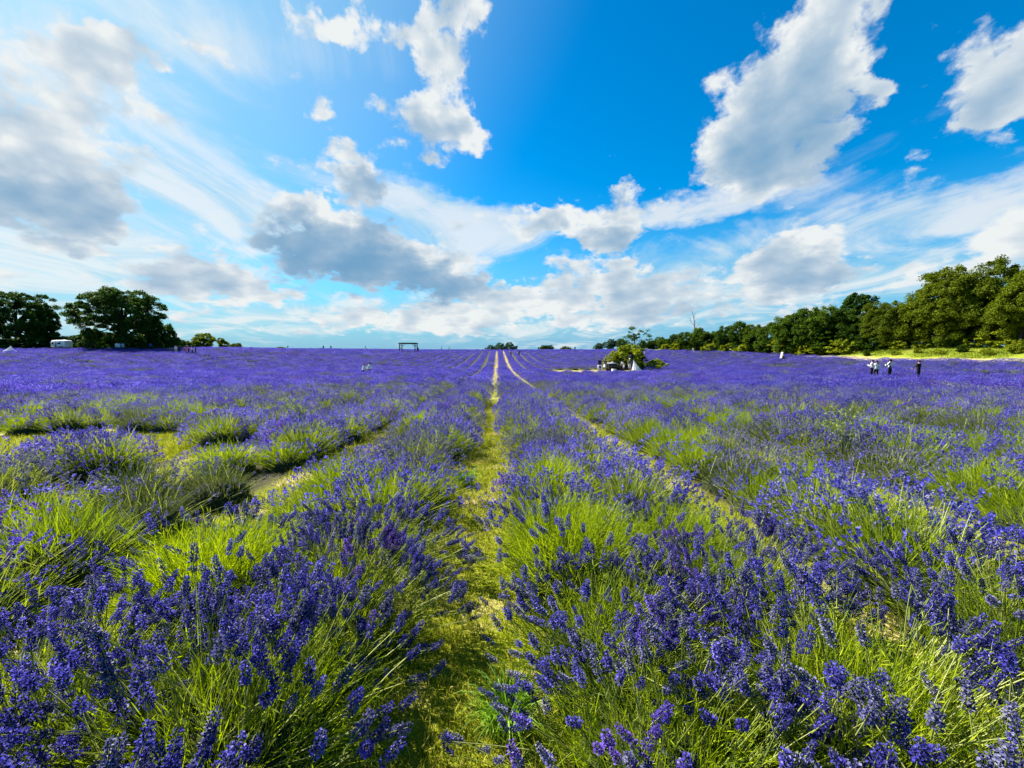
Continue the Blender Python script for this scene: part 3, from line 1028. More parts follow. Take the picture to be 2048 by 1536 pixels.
# ------------------------------------------------------------------ grass on the paths and in the clearing
def blades(rng, x, y, h, w, lean=0.6):
    n = len(x)
    b = np.stack([x, y, ground(x, y) - 0.005], axis=1)
    a = rng.uniform(0, 2 * math.pi, n)
    ln = rng.uniform(0.2, 1.0, n) * lean
    t_ = b + np.stack([np.cos(a) * ln * h, np.sin(a) * ln * h, h * np.sqrt(np.maximum(0.05, 1 - ln ** 2))], axis=1)
    c = b + np.array([0, 0, 1.0]) * (h * 0.6)[:, None]
    return ribbons(bezier(b, c, t_, 3), np.array([1.0, 0.8, 0.1])[None] * w[:, None], rng)


def build_grass():
    rng = np.random.default_rng(5)
    g = Geo()
    for k in range(-3, 4):
        xc = PATH0 + ROW * k
        n = 34000 if k == 0 else (20000 if abs(k) == 1 else 7000)
        y = 0.9 + 15 * rng.random(n) ** 1.9
        x = xc + rng.normal(size=n) * 0.24
        h = rng.uniform(0.02, 0.075, n) * (1 + 0.8 * (np.abs(x - xc) > 0.22))
        g.add(*blades(rng, x, y, h, rng.uniform(0.0012, 0.0026, n) * (1 + y * 0.10), 0.85))
    for cx, cy_, rx, ry in CLEAR[:2]:
        n = int(5000 * rx * ry)
        a, r_ = rng.uniform(0, 2 * math.pi, n), np.sqrt(rng.random(n)) * 1.12
        g.add(*blades(rng, cx + np.cos(a) * r_ * rx, cy_ + np.sin(a) * r_ * ry, rng.uniform(0.03, 0.10, n), rng.uniform(0.002, 0.005, n), 0.8))
    o = link('path_grass', g.mesh('path_grass', [M['grass']]))
    tag(o, 'short yellowing grass and straw on the paths between the rows', 'grass', kind='stuff')
    for i, (px, py, h, n, r_, lab) in enumerate(((1015, 1440, 0.21, 260, 0.09, 'long green grass tuft at the foot of the bush right of the path'),
                                                (930, 965, 0.24, 160, 0.10, 'small grass tuft growing in the middle of the central path'),
                                                (1820, 1420, 0.18, 200, 0.12, 'low grass tuft on the shaded path at lower right'))):
        x0, y0 = hit(px, py, 0.05)
        a = rng.uniform(0, 2 * math.pi, n)
        rr = rng.random(n) * r_
        x, y = x0 + np.cos(a) * rr, y0 + np.sin(a) * rr
        b = np.stack([x - x0, y - y0, ground(x, y) - gz(x0, y0)], axis=1)
        H = h * rng.uniform(0.6, 1.15, n)
        o_ = rng.uniform(0.25, 1.0, n) * H * 0.9
        t_ = b + np.stack([np.cos(a) * o_, np.sin(a) * o_, H * rng.uniform(0.25, 0.95, n)], axis=1)
        c = b + np.stack([np.cos(a) * o_ * 0.25, np.sin(a) * o_ * 0.25, H * 1.0], axis=1)
        gg = Geo().add(*ribbons(bezier(b, c, t_, 6), np.array([0.8, 1, 1, 0.8, 0.5, 0.05]) * 0.0032, rng))
        r = link('grass_tuft', gg.mesh('grass_tuft', [M['tuft']]), loc=(x0, y0, gz(x0, y0)))
        tag(r, lab, 'grass tuft')
    # pale leafy weeds standing in the rows
    for px, py, sc, lab in ((612, 850, 0.42, 'pale flowering weed sprawling over the lavender left of the path'),
                            (1690, 890, 0.34, 'dry bent weed stalk leaning among the bushes at right')):
        x0, y0 = hit(px, py, 0.35)
        r = empty('weed', (x0, y0, gz(x0, y0)))
        n = 14
        a = rng.uniform(0, 2 * math.pi, n)
        b = rng.normal(size=(n, 3)) * 0.03
        b[:, 2] = 0
        t_ = np.stack([np.cos(a) * sc * rng.uniform(.4, 1, n), np.sin(a) * sc * rng.uniform(.4, 1, n), 0.55 + sc * rng.uniform(0, 0.9, n)], axis=1)
        c = t_ * np.array([0.35, 0.35, 1.15])
        cl = bezier(b, c, t_, 7)
        link('stalks', Geo().add(*tubes(cl, np.linspace(0.006, 0.002, 7)[None], 4)).mesh('stalks', [M['weed']]), r)
        cen = np.repeat(cl[:, 2:].reshape(-1, 3), 6, axis=0)
        cen = cen + rng.normal(size=cen.shape) * 0.03
        u = norm(rng.normal(size=cen.shape) + np.array([0, 0, -0.4])) * rng.uniform(0.012, 0.035, (len(cen), 1))
        wv = norm(np.cross(u, rng.normal(size=cen.shape))) * 0.007
        lv = link('leaves', Geo().add(*cards(cen, u, wv)).mesh('leaves', [M['weed']]), r)
        lv['kind'] = 'stuff'
        tag(r, lab, 'weed')


build_grass()


# ------------------------------------------------------------------ trees and bushes
def crown_geo(rng, Rx, Ry, Rz, zc, nclump, nleaf, leaf, shell=(0.45, 1.0), flat=0.6, rc=0.20, lump=0.16, zmin=-0.95):
    k = rng.normal(size=(6, 3)) * 2.2
    ph = rng.uniform(0, 6.28, 6)
    d = norm(rng.normal(size=(nclump * 3, 3)))
    d = d[d[:, 2] > zmin][:nclump]
    nclump = len(d)
    lob = 1 + lump * np.sin(d @ k.T + ph).sum(axis=1) / 2
    rr = (shell[0] + (shell[1] - shell[0]) * rng.random(nclump) ** 0.55) * lob
    cc = d * rr[:, None] * np.array([Rx, Ry, Rz]) + np.array([0, 0, zc])
    cr = rc * (Rx + Rz) / 2 * rng.uniform(0.6, 1.35, nclump)
    off = norm(rng.normal(size=(nclump, nleaf, 3))) * (rng.random((nclump, nleaf, 1)) ** 0.5)
    off[..., 2] = off[..., 2] * flat
    # each spray droops away from the crown's middle
    hor = np.linalg.norm(off[..., :2], axis=-1)
    off[..., 2] -= 0.25 * hor ** 2
    pos = cc[:, None] + off * cr[:, None, None]
    n = nclump * nleaf
    pos = pos.reshape(-1, 3)
    nr = norm(rng.normal(size=(n, 3)) * 0.75 + np.array([0, 0, 0.7]) + np.repeat(d, nleaf, axis=0) * 0.35)
    u = norm(np.cross(nr, rng.normal(size=(n, 3))))
    v = np.cross(nr, u)
    sz = leaf * rng.uniform(0.6, 1.35, (n, 1))
    return cards(pos, u * sz, v * sz * 0.6), cc


def limb_geo(rng, H, zc, cc, r0, nl, lean=(0, 0)):
    g = Geo()
    zt = zc + 0.25 * (H - zc)
    tr = np.array([[[0, 0, -0.3], [0, 0, 0.02 * H], [lean[0] * .2, lean[1] * .2, 0.25 * zt], [lean[0] * .5, lean[1] * .5, 0.6 * zt], [lean[0], lean[1], zt]]])
    g.add(*tubes(tr, np.array([[1.7, 1.25, 0.95, 0.7, 0.25]]) * r0, 9))
    sel = rng.choice(len(cc), min(nl, len(cc)), replace=False)
    e = cc[sel]
    f = np.clip(0.25 + 0.5 * rng.random(len(sel)), 0, 0.9)
    b = np.stack([lean[0] * f, lean[1] * f, zt * f], axis=1)
    c = b + (e - b) * np.array([0.45, 0.45, 0.75])
    g.add(*tubes(bezier(b, c, e, 6), np.linspace(0.42, 0.07, 6)[None] * r0 * rng.uniform(.6, 1.1, (len(sel), 1)), 5))
    return g


LIB = {}


def tree_lib(key, seed, mat, H, Rx, Rz, zc, nclump, nleaf, leaf, r0=0.3, nl=16, bark='bark', **kw):
    rng = np.random.default_rng(seed)
    (V, F), cc = crown_geo(rng, Rx, Rx * 0.95, Rz, zc, nclump, nleaf, leaf, **kw)
    g = Geo().add(V, F)
    LIB[key] = (limb_geo(rng, H, zc, cc, r0, nl).mesh('trunk', [M[bark]]), g.mesh('crown', [M[mat]]), H)


def plant_tree(name, key, x, y, H, label, cat, group=None, wide=1.0, rz=None, sink=0.0):
    tm, cm, h0 = LIB[key]
    s = H / h0
    r = empty(name, (x, y, gz(x, y) - sink), random.uniform(0, 6.28) if rz is None else rz)
    r.scale = (s * wide, s * wide, s)
    link('trunk', tm, r)
    link('crown', cm, r)
    tag(r, label, cat, group)
    return r


def height_for(px, top, x, y):
    d = pix_dir(px, top)
    return EYE + d[2] / d[1] * y - gz(x, y)


def build_trees():
    # library
    for i in range(4):
        tree_lib('hedge%d' % i, 40 + i, 'leaf_mid', 9, 4.2, 4.2, 4.6, 180, 190, 0.135, 0.2, 12, lump=0.2, zmin=-0.98)
    for i in range(3):
        tree_lib('olive%d' % i, 60 + i, 'leaf_olive', 14, 5.6, 6.3, 7.6, 280, 220, 0.145, 0.32, 18, rc=0.17, lump=0.2, zmin=-0.98)
    for i in range(2):
        tree_lib('bush%d' % i, 80 + i, 'leaf_mid' if i else 'leaf_lime', 3.6, 2.5, 1.9, 1.7, 110, 80, 0.15, 0.09, 12, lump=0.22)
        tree_lib('lime%d' % i, 90 + i, 'leaf_lime', 2.0, 2.0, 1.05, 0.9, 80, 80, 0.12, 0.06, 10, lump=0.25)
    tree_lib('olivebush', 97, 'leaf_lime', 3.6, 2.5, 1.9, 1.7, 130, 80, 0.14, 0.09, 12, lump=0.25)
    tree_lib('lone', 99, 'leaf_dark', 12, 3.6, 3.4, 8.4, 130, 110, 0.18, 0.25, 14, lump=0.25, rc=0.2)
    tree_lib('young', 101, 'leaf_dark', 7.5, 2.9, 3.3, 4.1, 80, 34, 0.14, 0.11, 40, lump=0.3, rc=0.17, shell=(0.2, 1.05))
    tree_lib('far', 103, 'leaf_blue', 8, 5.0, 3.6, 4.2, 120, 70, 0.32, 0.2, 8, lump=0.2)
    tree_lib('farlime', 104, 'leaf_olive', 8, 5.0, 3.6, 4.2, 120, 70, 0.32, 0.2, 8, lump=0.2)
    # the big spreading tree and its neighbours at left
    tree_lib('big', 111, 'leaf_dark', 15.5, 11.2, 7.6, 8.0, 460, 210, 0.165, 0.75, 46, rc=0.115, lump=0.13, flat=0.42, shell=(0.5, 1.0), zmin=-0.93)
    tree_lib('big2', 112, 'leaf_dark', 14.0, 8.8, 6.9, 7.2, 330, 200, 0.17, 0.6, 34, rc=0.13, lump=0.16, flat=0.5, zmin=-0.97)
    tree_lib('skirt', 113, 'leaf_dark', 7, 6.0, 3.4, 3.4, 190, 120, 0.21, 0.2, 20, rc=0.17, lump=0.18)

    G = 'trees at the left end of the field'
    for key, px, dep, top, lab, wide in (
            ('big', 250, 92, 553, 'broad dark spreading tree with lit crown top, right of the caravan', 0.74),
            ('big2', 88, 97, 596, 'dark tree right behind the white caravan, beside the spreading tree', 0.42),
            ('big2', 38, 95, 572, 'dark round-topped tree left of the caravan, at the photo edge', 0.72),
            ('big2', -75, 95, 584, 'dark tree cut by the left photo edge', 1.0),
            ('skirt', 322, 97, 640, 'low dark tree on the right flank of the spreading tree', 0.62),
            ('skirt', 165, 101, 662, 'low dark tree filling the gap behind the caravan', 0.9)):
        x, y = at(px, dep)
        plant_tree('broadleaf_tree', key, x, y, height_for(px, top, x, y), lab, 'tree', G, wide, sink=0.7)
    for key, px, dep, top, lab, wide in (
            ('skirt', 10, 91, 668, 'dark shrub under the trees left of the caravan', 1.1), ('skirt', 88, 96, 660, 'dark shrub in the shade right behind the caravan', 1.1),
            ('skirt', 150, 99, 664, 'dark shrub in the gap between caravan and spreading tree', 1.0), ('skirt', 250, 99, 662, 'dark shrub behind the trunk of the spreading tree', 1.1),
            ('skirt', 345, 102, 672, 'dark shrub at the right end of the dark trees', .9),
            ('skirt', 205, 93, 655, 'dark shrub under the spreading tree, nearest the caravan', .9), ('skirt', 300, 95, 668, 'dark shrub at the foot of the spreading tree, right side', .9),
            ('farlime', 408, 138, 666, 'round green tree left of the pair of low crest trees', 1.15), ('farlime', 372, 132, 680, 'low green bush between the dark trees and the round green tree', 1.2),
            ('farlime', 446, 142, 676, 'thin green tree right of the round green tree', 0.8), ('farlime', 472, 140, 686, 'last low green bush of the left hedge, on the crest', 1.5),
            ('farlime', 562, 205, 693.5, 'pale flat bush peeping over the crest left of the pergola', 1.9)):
        x, y = at(px, dep)
        plant_tree('hedge_bush' if top > 655 else 'hedge_tree', key, x, y, height_for(px, top, x, y), lab, 'bush', 'bushes along the left side of the field', wide, sink=0.9 if key == 'skirt' else 0.0)

    # crest
    for i, (px, top, key) in enumerate(((982, 690, 'far'), (1000, 685.5, 'far'), (1018, 684.5, 'far'))):
        x, y = at(px, 255 + 4 * i)
        plant_tree('far_tree', key, x, y, height_for(px, top, x, y), 'bluish far tree of the copse above the central path, %s' % ('left one', 'middle one', 'right one')[i], 'tree', 'far copse on the crest', 0.95)
    for px, dep, top, key, w, lab in ((1093, 178, 690, 'skirt', 1.5, 'small dark bush on the crest right of the far copse'), (1132, 235, 692.5, 'farlime', 1.3, 'pale green far bush beside the dark crest bush'),
                                      (1198, 190, 686, 'far', 1.2, 'bluish low bush at the left end of the right hedge'), (1222, 182, 678, 'far', 1.0, 'bluish loose tree left of the young tree'),
                                      (1243, 178, 675, 'hedge1', 1.0, 'green tree just left of the young tree'), (1320, 178, 672, 'hedge2', 1.1, 'far green hedge tree right of the young tree')):
        x, y = at(px, dep)
        plant_tree('crest_bush' if dep > 0 and top > 680 else 'crest_tree', key, x, y, height_for(px, top, x, y), lab, 'bush' if top > 680 else 'tree', None, w)

    # bushes in the middle of the field
    for name, px, dep, top, key, w, lab in (
            ('young_tree', 1270, 80, 650, 'young', 0.9, 'slender young tree with gaps, behind the people by the bush'),
            ('round_bush', 1254, 61.5, 690, 'bush0', 1.0, 'round green bush behind the people in the clearing'),
            ('round_bush', 1275, 62.5, 705, 'bush1', 0.8, 'darker green bush behind the white shelter'),
            ('round_bush', 1226, 60.5, 712, 'olivebush', 0.95, 'small yellowish bush left of the round green bush'),
            ('lime_bush', 1311, 60, 716, 'lime0', 1.0, 'low lime yellow bush right of the white shelter')):
        x, y = at(px, dep)
        plant_tree(name, key, x, y, height_for(px, top, x, y), lab, 'tree' if name == 'young_tree' else 'bush', None, w)

    # tree line at right: skyline of the photograph, station by station
    st = [(2110, 532, 'olive0'), (2040, 532, 'olive1'), (1985, 524, 'olive2'), (1925, 538, 'olive0'), (1868, 536, 'olive1'), (1832, 592, 'olive2'), (1792, 606, 'olive0'), (1752, 604, 'olive1'),
          (1712, 634, 'hedge0'), (1676, 612, 'hedge1'), (1640, 610, 'hedge2'), (1606, 622, 'hedge3'), (1572, 628, 'hedge0'), (1540, 640, 'hedge1'), (1508, 646, 'hedge2'), (1480, 646, 'hedge3'), (1452, 652, 'hedge0'),
          (1424, 660, 'hedge1'), (1398, 654, 'hedge2'), (1374, 666, 'hedge3'), (1350, 668, 'hedge0'), (1328, 676, 'hedge1'), (1306, 680, 'hedge2'), (1286, 682, 'hedge3')]
    for i, (px, top, key) in enumerate(st):
        d = pix_dir(px, 700)
        r_ = d[0] / d[1]
        y = (70 + 0.2138 * 55) / (r_ + 0.2138) + random.uniform(-1.5, 1.5)
        x = r_ * y
        H = height_for(px, top, x, y)
        sp = abs(st[min(i + 1, len(st) - 1)][0] - st[max(i - 1, 0)][0]) / 2 / 800 * y * 1.1
        wide = max(0.8, min(1.7, sp * 0.72 / (H * LIB[key][2] ** 0 * (4.2 / 9 if 'hedge' in key else 5.6 / 14))))
        look = 'tall olive green tree' if i < 5 else ('sunlit olive green tree' if i < 8 else 'green woodland tree')
        plant_tree('woodland_tree', key, x, y, H * 1.02, '%s of the right tree line, %s counting from the right edge' % (look, ORD[i] if i else 'first'), 'tree', 'tree line along the right edge', wide)
    # second rank, seen in the gaps
    for i, (px, top) in enumerate(((2070, 560), (1955, 560), (1895, 570), (1770, 625), (1700, 630), (1590, 640), (1500, 655), (1435, 664))):
        d = pix_dir(px, 700)
        r_ = d[0] / d[1]
        y = (70 + 0.2138 * 55) / (r_ + 0.2138) * 1.10
        x = r_ * y
        plant_tree('woodland_tree', 'hedge%d' % (i % 4), x, y, height_for(px, top, x, y), 'darker tree behind the right tree line, %s of the rear rank from the right' % (ORD[i] if i else 'first'), 'tree', 'rear rank of the right tree line', 1.25)
    x, y = at(1708, 82)
    plant_tree('lone_tree', 'lone', x, y, height_for(1708, 577, x, y), 'dark rounded tree rising above the right tree line', 'tree', None, 0.85)
    # understorey bushes at the foot of the line
    for i, (px, top, key) in enumerate(((2035, 655, 'olivebush'), (1962, 672, 'olivebush'), (1905, 668, 'bush1'), (1850, 676, 'bush0'), (1800, 672, 'olivebush'), (1742, 668, 'bush1'), (1690, 676, 'bush0'), (1660, 668, 'bush1'),
                                        (1615, 678, 'olivebush'), (1575, 680, 'bush0'), (1530, 684, 'bush1'), (1490, 684, 'olivebush'), (1455, 686, 'bush0'), (1422, 682, 'olivebush'), (1392, 686, 'bush1'), (1360, 685, 'olivebush'), (1335, 686, 'bush0'))):
        d = pix_dir(px, 700)
        r_ = d[0] / d[1]
        y = (70 + 0.2138 * 55 - 0.5) / (r_ + 0.2138)
        x = r_ * y
        plant_tree('hedge_bush', key, x, y, max(1.6, height_for(px, top, x, y)), 'bush at the foot of the right tree line, %s from the right edge' % (ORD[i] if i else 'first'), 'bush', 'bushes under the right tree line', 1.35)
    # weeds and low bushes breaking up the verge
    for i, (px, e_, h_, key) in enumerate(((2030, 5.5, 1.5, 'olivebush'), (1975, 4.6, 0.8, 'lime1'), (1925, 6.0, 1.0, 'bush1'), (1880, 5.0, 0.7, 'lime0'), (1835, 5.8, 0.9, 'bush0'), (1790, 5.2, 0.7, 'lime1'), (1735, 5.4, 1.0, 'bush1'))):
        d = pix_dir(px, 700)
        r_ = d[0] / d[1]
        y = (70 + 0.2138 * 55 - 10 + e_) / (r_ + 0.2138)
        plant_tree('verge_bush', key, r_ * y, y, h_, 'low bush on the grass verge below the trees, %s from the right edge' % (ORD[i] if i else 'first'), 'bush', 'low bushes on the verge', 0.9)
    # dead tree
    rng = np.random.default_rng(9)
    x, y = at(1386, 121)
    H = height_for(1386, 621, x, y)
    r = empty('dead_tree', (x, y, gz(x, y)))
    tr = np.array([[[0, 0, -0.2], [0.1, 0, 0.4 * H], [0.25, 0, 0.62 * H], [-0.1, 0, 0.8 * H], [-0.5, 0, 0.93 * H], [-0.9, 0, H]]])
    link('trunk', Geo().add(*tubes(tr, np.array([[.22, .17, .13, .09, .06, .02]]), 7)).mesh('trunk', [M['dead']]), r)
    for b, c, e in (((0.2, 0, .60 * H), (-0.8, 0, .72 * H), (-1.9, 0, .80 * H)), ((-0.1, 0, .8 * H), (0.2, 0, .88 * H), (0.35, 0.1, .95 * H)), ((0.22, 0, .55 * H), (1.2, 0, .6 * H), (1.9, .2, .70 * H)),
                    ((-0.9, 0, .73 * H), (-1.3, .1, .80 * H), (-1.35, .1, .88 * H)), ((0.1, 0, .70 * H), (0.5, 0, .74 * H), (0.7, 0, .82 * H))):
        link('branch', Geo().add(*tubes(bezier(np.array([b]), np.array([c]), np.array([e]), 6), np.linspace(0.07, 0.018, 6)[None], 5)).mesh('branch', [M['dead']]), r)
    tag(r, 'bare pale dead tree with forked branches sticking out of the hedge', 'dead tree')
    # verge grass
    n = 52000
    yv = 34 + 70 * rng.random(n) ** 1.4
    e = 3.0 + 8.0 * rng.random(n)
    xv = edge_r(yv) + e
    xv = np.minimum(xv, tree_line(yv) + 2)
    hv = rng.uniform(0.2, 0.75, n) * (0.55 + 0.45 * np.sin(xv * 0.55 + 1.7 * np.sin(yv * 0.21)) + 0.25 * np.sin(yv * 0.9))
    hv = np.maximum(hv, 0.08) * (0.35 + 0.65 * S(3.0, 6.0, e))
    o = link('verge_grass', Geo().add(*blades(rng, xv, yv, hv, rng.uniform(0.012, 0.03, n) * (yv / 50), 0.6)).mesh('verge_grass', [M['meadow']]))
    tag(o, 'tall sunlit grass on the verge below the right tree line', 'grass', kind='stuff')


build_trees()


# ------------------------------------------------------------------ people
def cloth(name, col):
    if name not in M:
        M[name] = plain_mat(name, col, 0.85, 0.1, 0.10, 9)
    return M[name]


SKIN = plain_mat('skin', (0.42, 0.24, 0.17), 0.6, 0.3, 0.08, 20)
HAIR = plain_mat('dark_hair', (0.012, 0.009, 0.008), 0.6, 0.3, 0.1, 40)
SHOE = plain_mat('shoe', (0.03, 0.03, 0.035), 0.6, 0.3, 0.1, 20)
C_NAVY = cloth('navy_cloth', (0.012, 0.014, 0.05))
C_BLACK = cloth('black_cloth', (0.010, 0.010, 0.012))
C_WHITE = cloth('white_cloth', (0.78, 0.77, 0.74))
C_GREY = cloth('grey_cloth', (0.17, 0.16, 0.14))
C_RED = cloth('red_cloth', (0.45, 0.03, 0.04))
C_PINK = cloth('pink_cloth', (0.62, 0.22, 0.25))
C_BLUE = cloth('blue_cloth', (0.04, 0.09, 0.28))
C_CREAM = cloth('cream_cloth', (0.60, 0.52, 0.40))


def striped():
    m, t = new_mat('black_and_white_pattern_cloth')
    tc = t.new('ShaderNodeTexCoord')
    nz = t.noise(tc.outputs['Object'], 5.5, 1, 0.4, dist=1.2)
    c = t.mix(t.smooth(nz.outputs['Fac'], 0.52, 0.56), (0.78, 0.77, 0.75), (0.012, 0.012, 0.014))
    p = t.new('ShaderNodeBsdfPrincipled')
    t.l.new(c, p.inputs['Base Color'])
    p.inputs['Roughness'].default_value = 0.85
    finish(t, p.outputs[0])
    return m


C_PATTERN = striped()
SLOTS = ['skin', 'hair', 'top', 'bottom', 'shoe']


def skeleton(pose):
    J = {'pelvis': (0, 0, .95), 'spine': (0, .01, 1.14), 'chest': (0, 0, 1.34), 'neck': (0, .005, 1.475), 'head0': (0, .015, 1.55), 'head1': (0, .02, 1.62), 'head2': (0, .0, 1.685)}
    Rr = {'pelvis': .135, 'spine': .118, 'chest': .140, 'neck': .055, 'head0': .072, 'head1': .092, 'head2': .065}
    for s, n in ((-1, 'l'), (1, 'r')):
        J.update({'sh' + n: (s * .175, 0, 1.42), 'el' + n: (s * .235, -.02, 1.14), 'wr' + n: (s * .245, .05, .90), 'ha' + n: (s * .24, .075, .82),
                  'hip' + n: (s * .095, 0, .90), 'kn' + n: (s * .105, .02, .50), 'an' + n: (s * .11, -.01, .10), 'he' + n: (s * .11, -.02, .045), 'to' + n: (s * .125, .15, .035)})
        Rr.update({'sh' + n: .066, 'el' + n: .044, 'wr' + n: .029, 'ha' + n: .034, 'hip' + n: .092, 'kn' + n: .060, 'an' + n: .040, 'he' + n: .042, 'to' + n: .036})
    if pose == 'walk':
        J.update(knl=(-.1, .16, .53), anl=(-.1, .24, .12), hel=(-.1, .23, .06), tol=(-.11, .40, .09), knr=(.1, -.02, .50), anr=(.1, -.28, .16), her=(.1, -.32, .11), tor=(.11, -.20, .03),
                 ell=(-.24, -.12, 1.16), wrl=(-.25, -.12, .92), hal=(-.25, -.10, .84), elr=(.24, .08, 1.16), wrr=(.23, .22, .97), har=(.22, .27, .91))
    elif pose == 'arm_out':
        J.update(ell=(-.36, .06, 1.20), wrl=(-.56, .14, 1.06), hal=(-.64, .17, 1.03), elr=(.25, .04, 1.14), wrr=(.14, .22, 1.08), har=(.07, .25, 1.08))
    elif pose == 'hold':
        J.update(ell=(-.26, .06, 1.16), wrl=(-.13, .26, 1.24), hal=(-.06, .29, 1.28), elr=(.26, .06, 1.16), wrr=(.13, .26, 1.24), har=(.06, .29, 1.28))
    elif pose == 'bend':
        J.update(spine=(0, .10, 1.10), chest=(0, .22, 1.24), neck=(0, .31, 1.33), head0=(0, .37, 1.37), head1=(0, .42, 1.41), head2=(0, .45, 1.46), shl=(-.17, .25, 1.30), shr=(.17, .25, 1.30),
                 ell=(-.2, .34, 1.05), wrl=(-.16, .46, .88), hal=(-.13, .50, .81), elr=(.2, .34, 1.05), wrr=(.16, .46, .88), har=(.13, .50, .81))
    elif pose == 'sit':
        for n, s in (('l', -1), ('r', 1)):
            J.update({'kn' + n: (s * .16, .40, .98), 'an' + n: (s * .13, .42, .55), 'he' + n: (s * .13, .41, .50), 'to' + n: (s * .14, .57, .49)})
            J.update({'el' + n: (s * .25, .08, 1.16), 'wr' + n: (s * .16, .30, 1.06), 'ha' + n: (s * .12, .37, 1.05)})
    E = [('pelvis', 'spine'), ('spine', 'chest'), ('chest', 'neck'), ('neck', 'head0'), ('head0', 'head1'), ('head1', 'head2')]
    for n in 'lr':
        E += [('chest', 'sh' + n), ('sh' + n, 'el' + n), ('el' + n, 'wr' + n), ('wr' + n, 'ha' + n), ('pelvis', 'hip' + n), ('hip' + n, 'kn' + n), ('kn' + n, 'an' + n), ('an' + n, 'he' + n), ('he' + n, 'to' + n)]
    return J, Rr, E


BODY = {}


def body_mesh(pose, wear):
    """one continuous skinned body; the faces are sorted into skin, hair, top, bottom and shoe"""
    key = (pose, wear)
    if key in BODY:
        return BODY[key]
    J, Rr, E = skeleton(pose)
    nm = list(J)
    me = bpy.data.meshes.new('tmp')
    me.from_pydata([J[n] for n in nm], [(nm.index(a), nm.index(b)) for a, b in E], [])
    ob = bpy.data.objects.new('tmp', me)
    COL.objects.link(ob)
    sk = ob.modifiers.new('skin', 'SKIN')
    sk.use_smooth_shade = True
    for i, n in enumerate(nm):
        v = me.skin_vertices[0].data[i]
        f = 1.25 if n in ('pelvis', 'spine', 'chest') else 1.0
        v.radius = (Rr[n] * f, Rr[n] * (0.82 if f > 1 else 1.0))
        v.use_root = (n == 'pelvis')
    sb = ob.modifiers.new('sub', 'SUBSURF')
    sb.levels = sb.render_levels = 1
    dg = bpy.context.evaluated_depsgraph_get()
    ev = bpy.data.meshes.new_from_object(ob.evaluated_get(dg))
    ev.calc_loop_triangles()
    V = np.zeros(len(ev.vertices) * 3)
    ev.vertices.foreach_get('co', V)
    V = V.reshape(-1, 3)
    F = np.zeros(len(ev.loop_triangles) * 3, dtype=np.int32)
    ev.loop_triangles.foreach_get('vertices', F)
    F = F.reshape(-1, 3)
    bpy.data.objects.remove(ob)
    bpy.data.meshes.remove(ev)
    cen = V[F].mean(axis=1)
    segs = [(np.array(J[a]), np.array(J[b]), a, b) for a, b in E]
    D = []
    for a, b, _, _ in segs:
        t_ = np.clip(((cen - a) @ (b - a)) / ((b - a) @ (b - a)), 0, 1)
        D.append(np.linalg.norm(cen - a - t_[:, None] * (b - a), axis=1))
    near = np.argmin(np.array(D), axis=0)
    mi = np.zeros(len(F), dtype=int)
    h1 = np.array(J['head1'])
    for i, f in enumerate(near):
        a, b = segs[f][2], segs[f][3]
        if a.startswith('head') or b.startswith('head'):
            r_ = cen[i] - h1
            mi[i] = 1 if (r_[2] > 0.045 or r_[1] < -0.02) and b != 'head0' else 0
        elif b == 'neck':
            mi[i] = 2 if cen[i][2] < J['neck'][2] - 0.03 else 0
        elif b in ('spine', 'chest') or b.startswith('sh') or b[:2] == 'el':
            mi[i] = 2
        elif b[:2] in ('wr', 'ha'):
            mi[i] = 2 if (wear == 'long' and b[:2] == 'wr') else 0
        elif b[:3] == 'hip' or b[:2] == 'kn':
            mi[i] = 3
        elif b[:2] == 'an':
            mi[i] = 0 if wear == 'shorts' else 3
        else:
            mi[i] = 4
    g = Geo()
    g.V, g.F, g.M, g.n = [V.astype(np.float32)], [F], [mi.astype(np.int32)], len(V)
    # five fingers on each hand, rooted in the palm
    for n, s in (('l', -1), ('r', 1)):
        w_, h_ = np.array(J['wr' + n]), np.array(J['ha' + n])
        d = norm(h_ - w_)
        side = norm(np.cross(d, np.array([s * 1.0, 0.3, 0.1])))
        curl = norm(np.cross(side, d)) * -s
        for k, (o_, ln, sp) in enumerate(((-.024, .062, -.1), (-.008, .072, -.03), (.008, .068, .03), (.022, .052, .1), (-.03, .05, -.8))):
            b = h_ - d * (0.0 if k < 4 else 0.045) + side * o_
            m_ = b + (d + side * sp) * ln * 0.55
            e = m_ + (d * 0.7 + side * sp * 0.5 + curl * 0.6) * ln * 0.5
            g.add(*tubes(np.array([[b, m_, e]]), np.array([[.0095, .009, .006]]), 5), m=0)
    # nose
    hd = np.array(J['head1'])
    g.add(*tubes(np.array([[hd + np.array([0, .085, .02]), hd + np.array([0, .112, -.012]), hd + np.array([0, .088, -.025])]]), np.array([[.006, .013, .004]]), 5), m=0)
    BODY[key] = (g.V, g.F, g.M, J)
    return BODY[key]


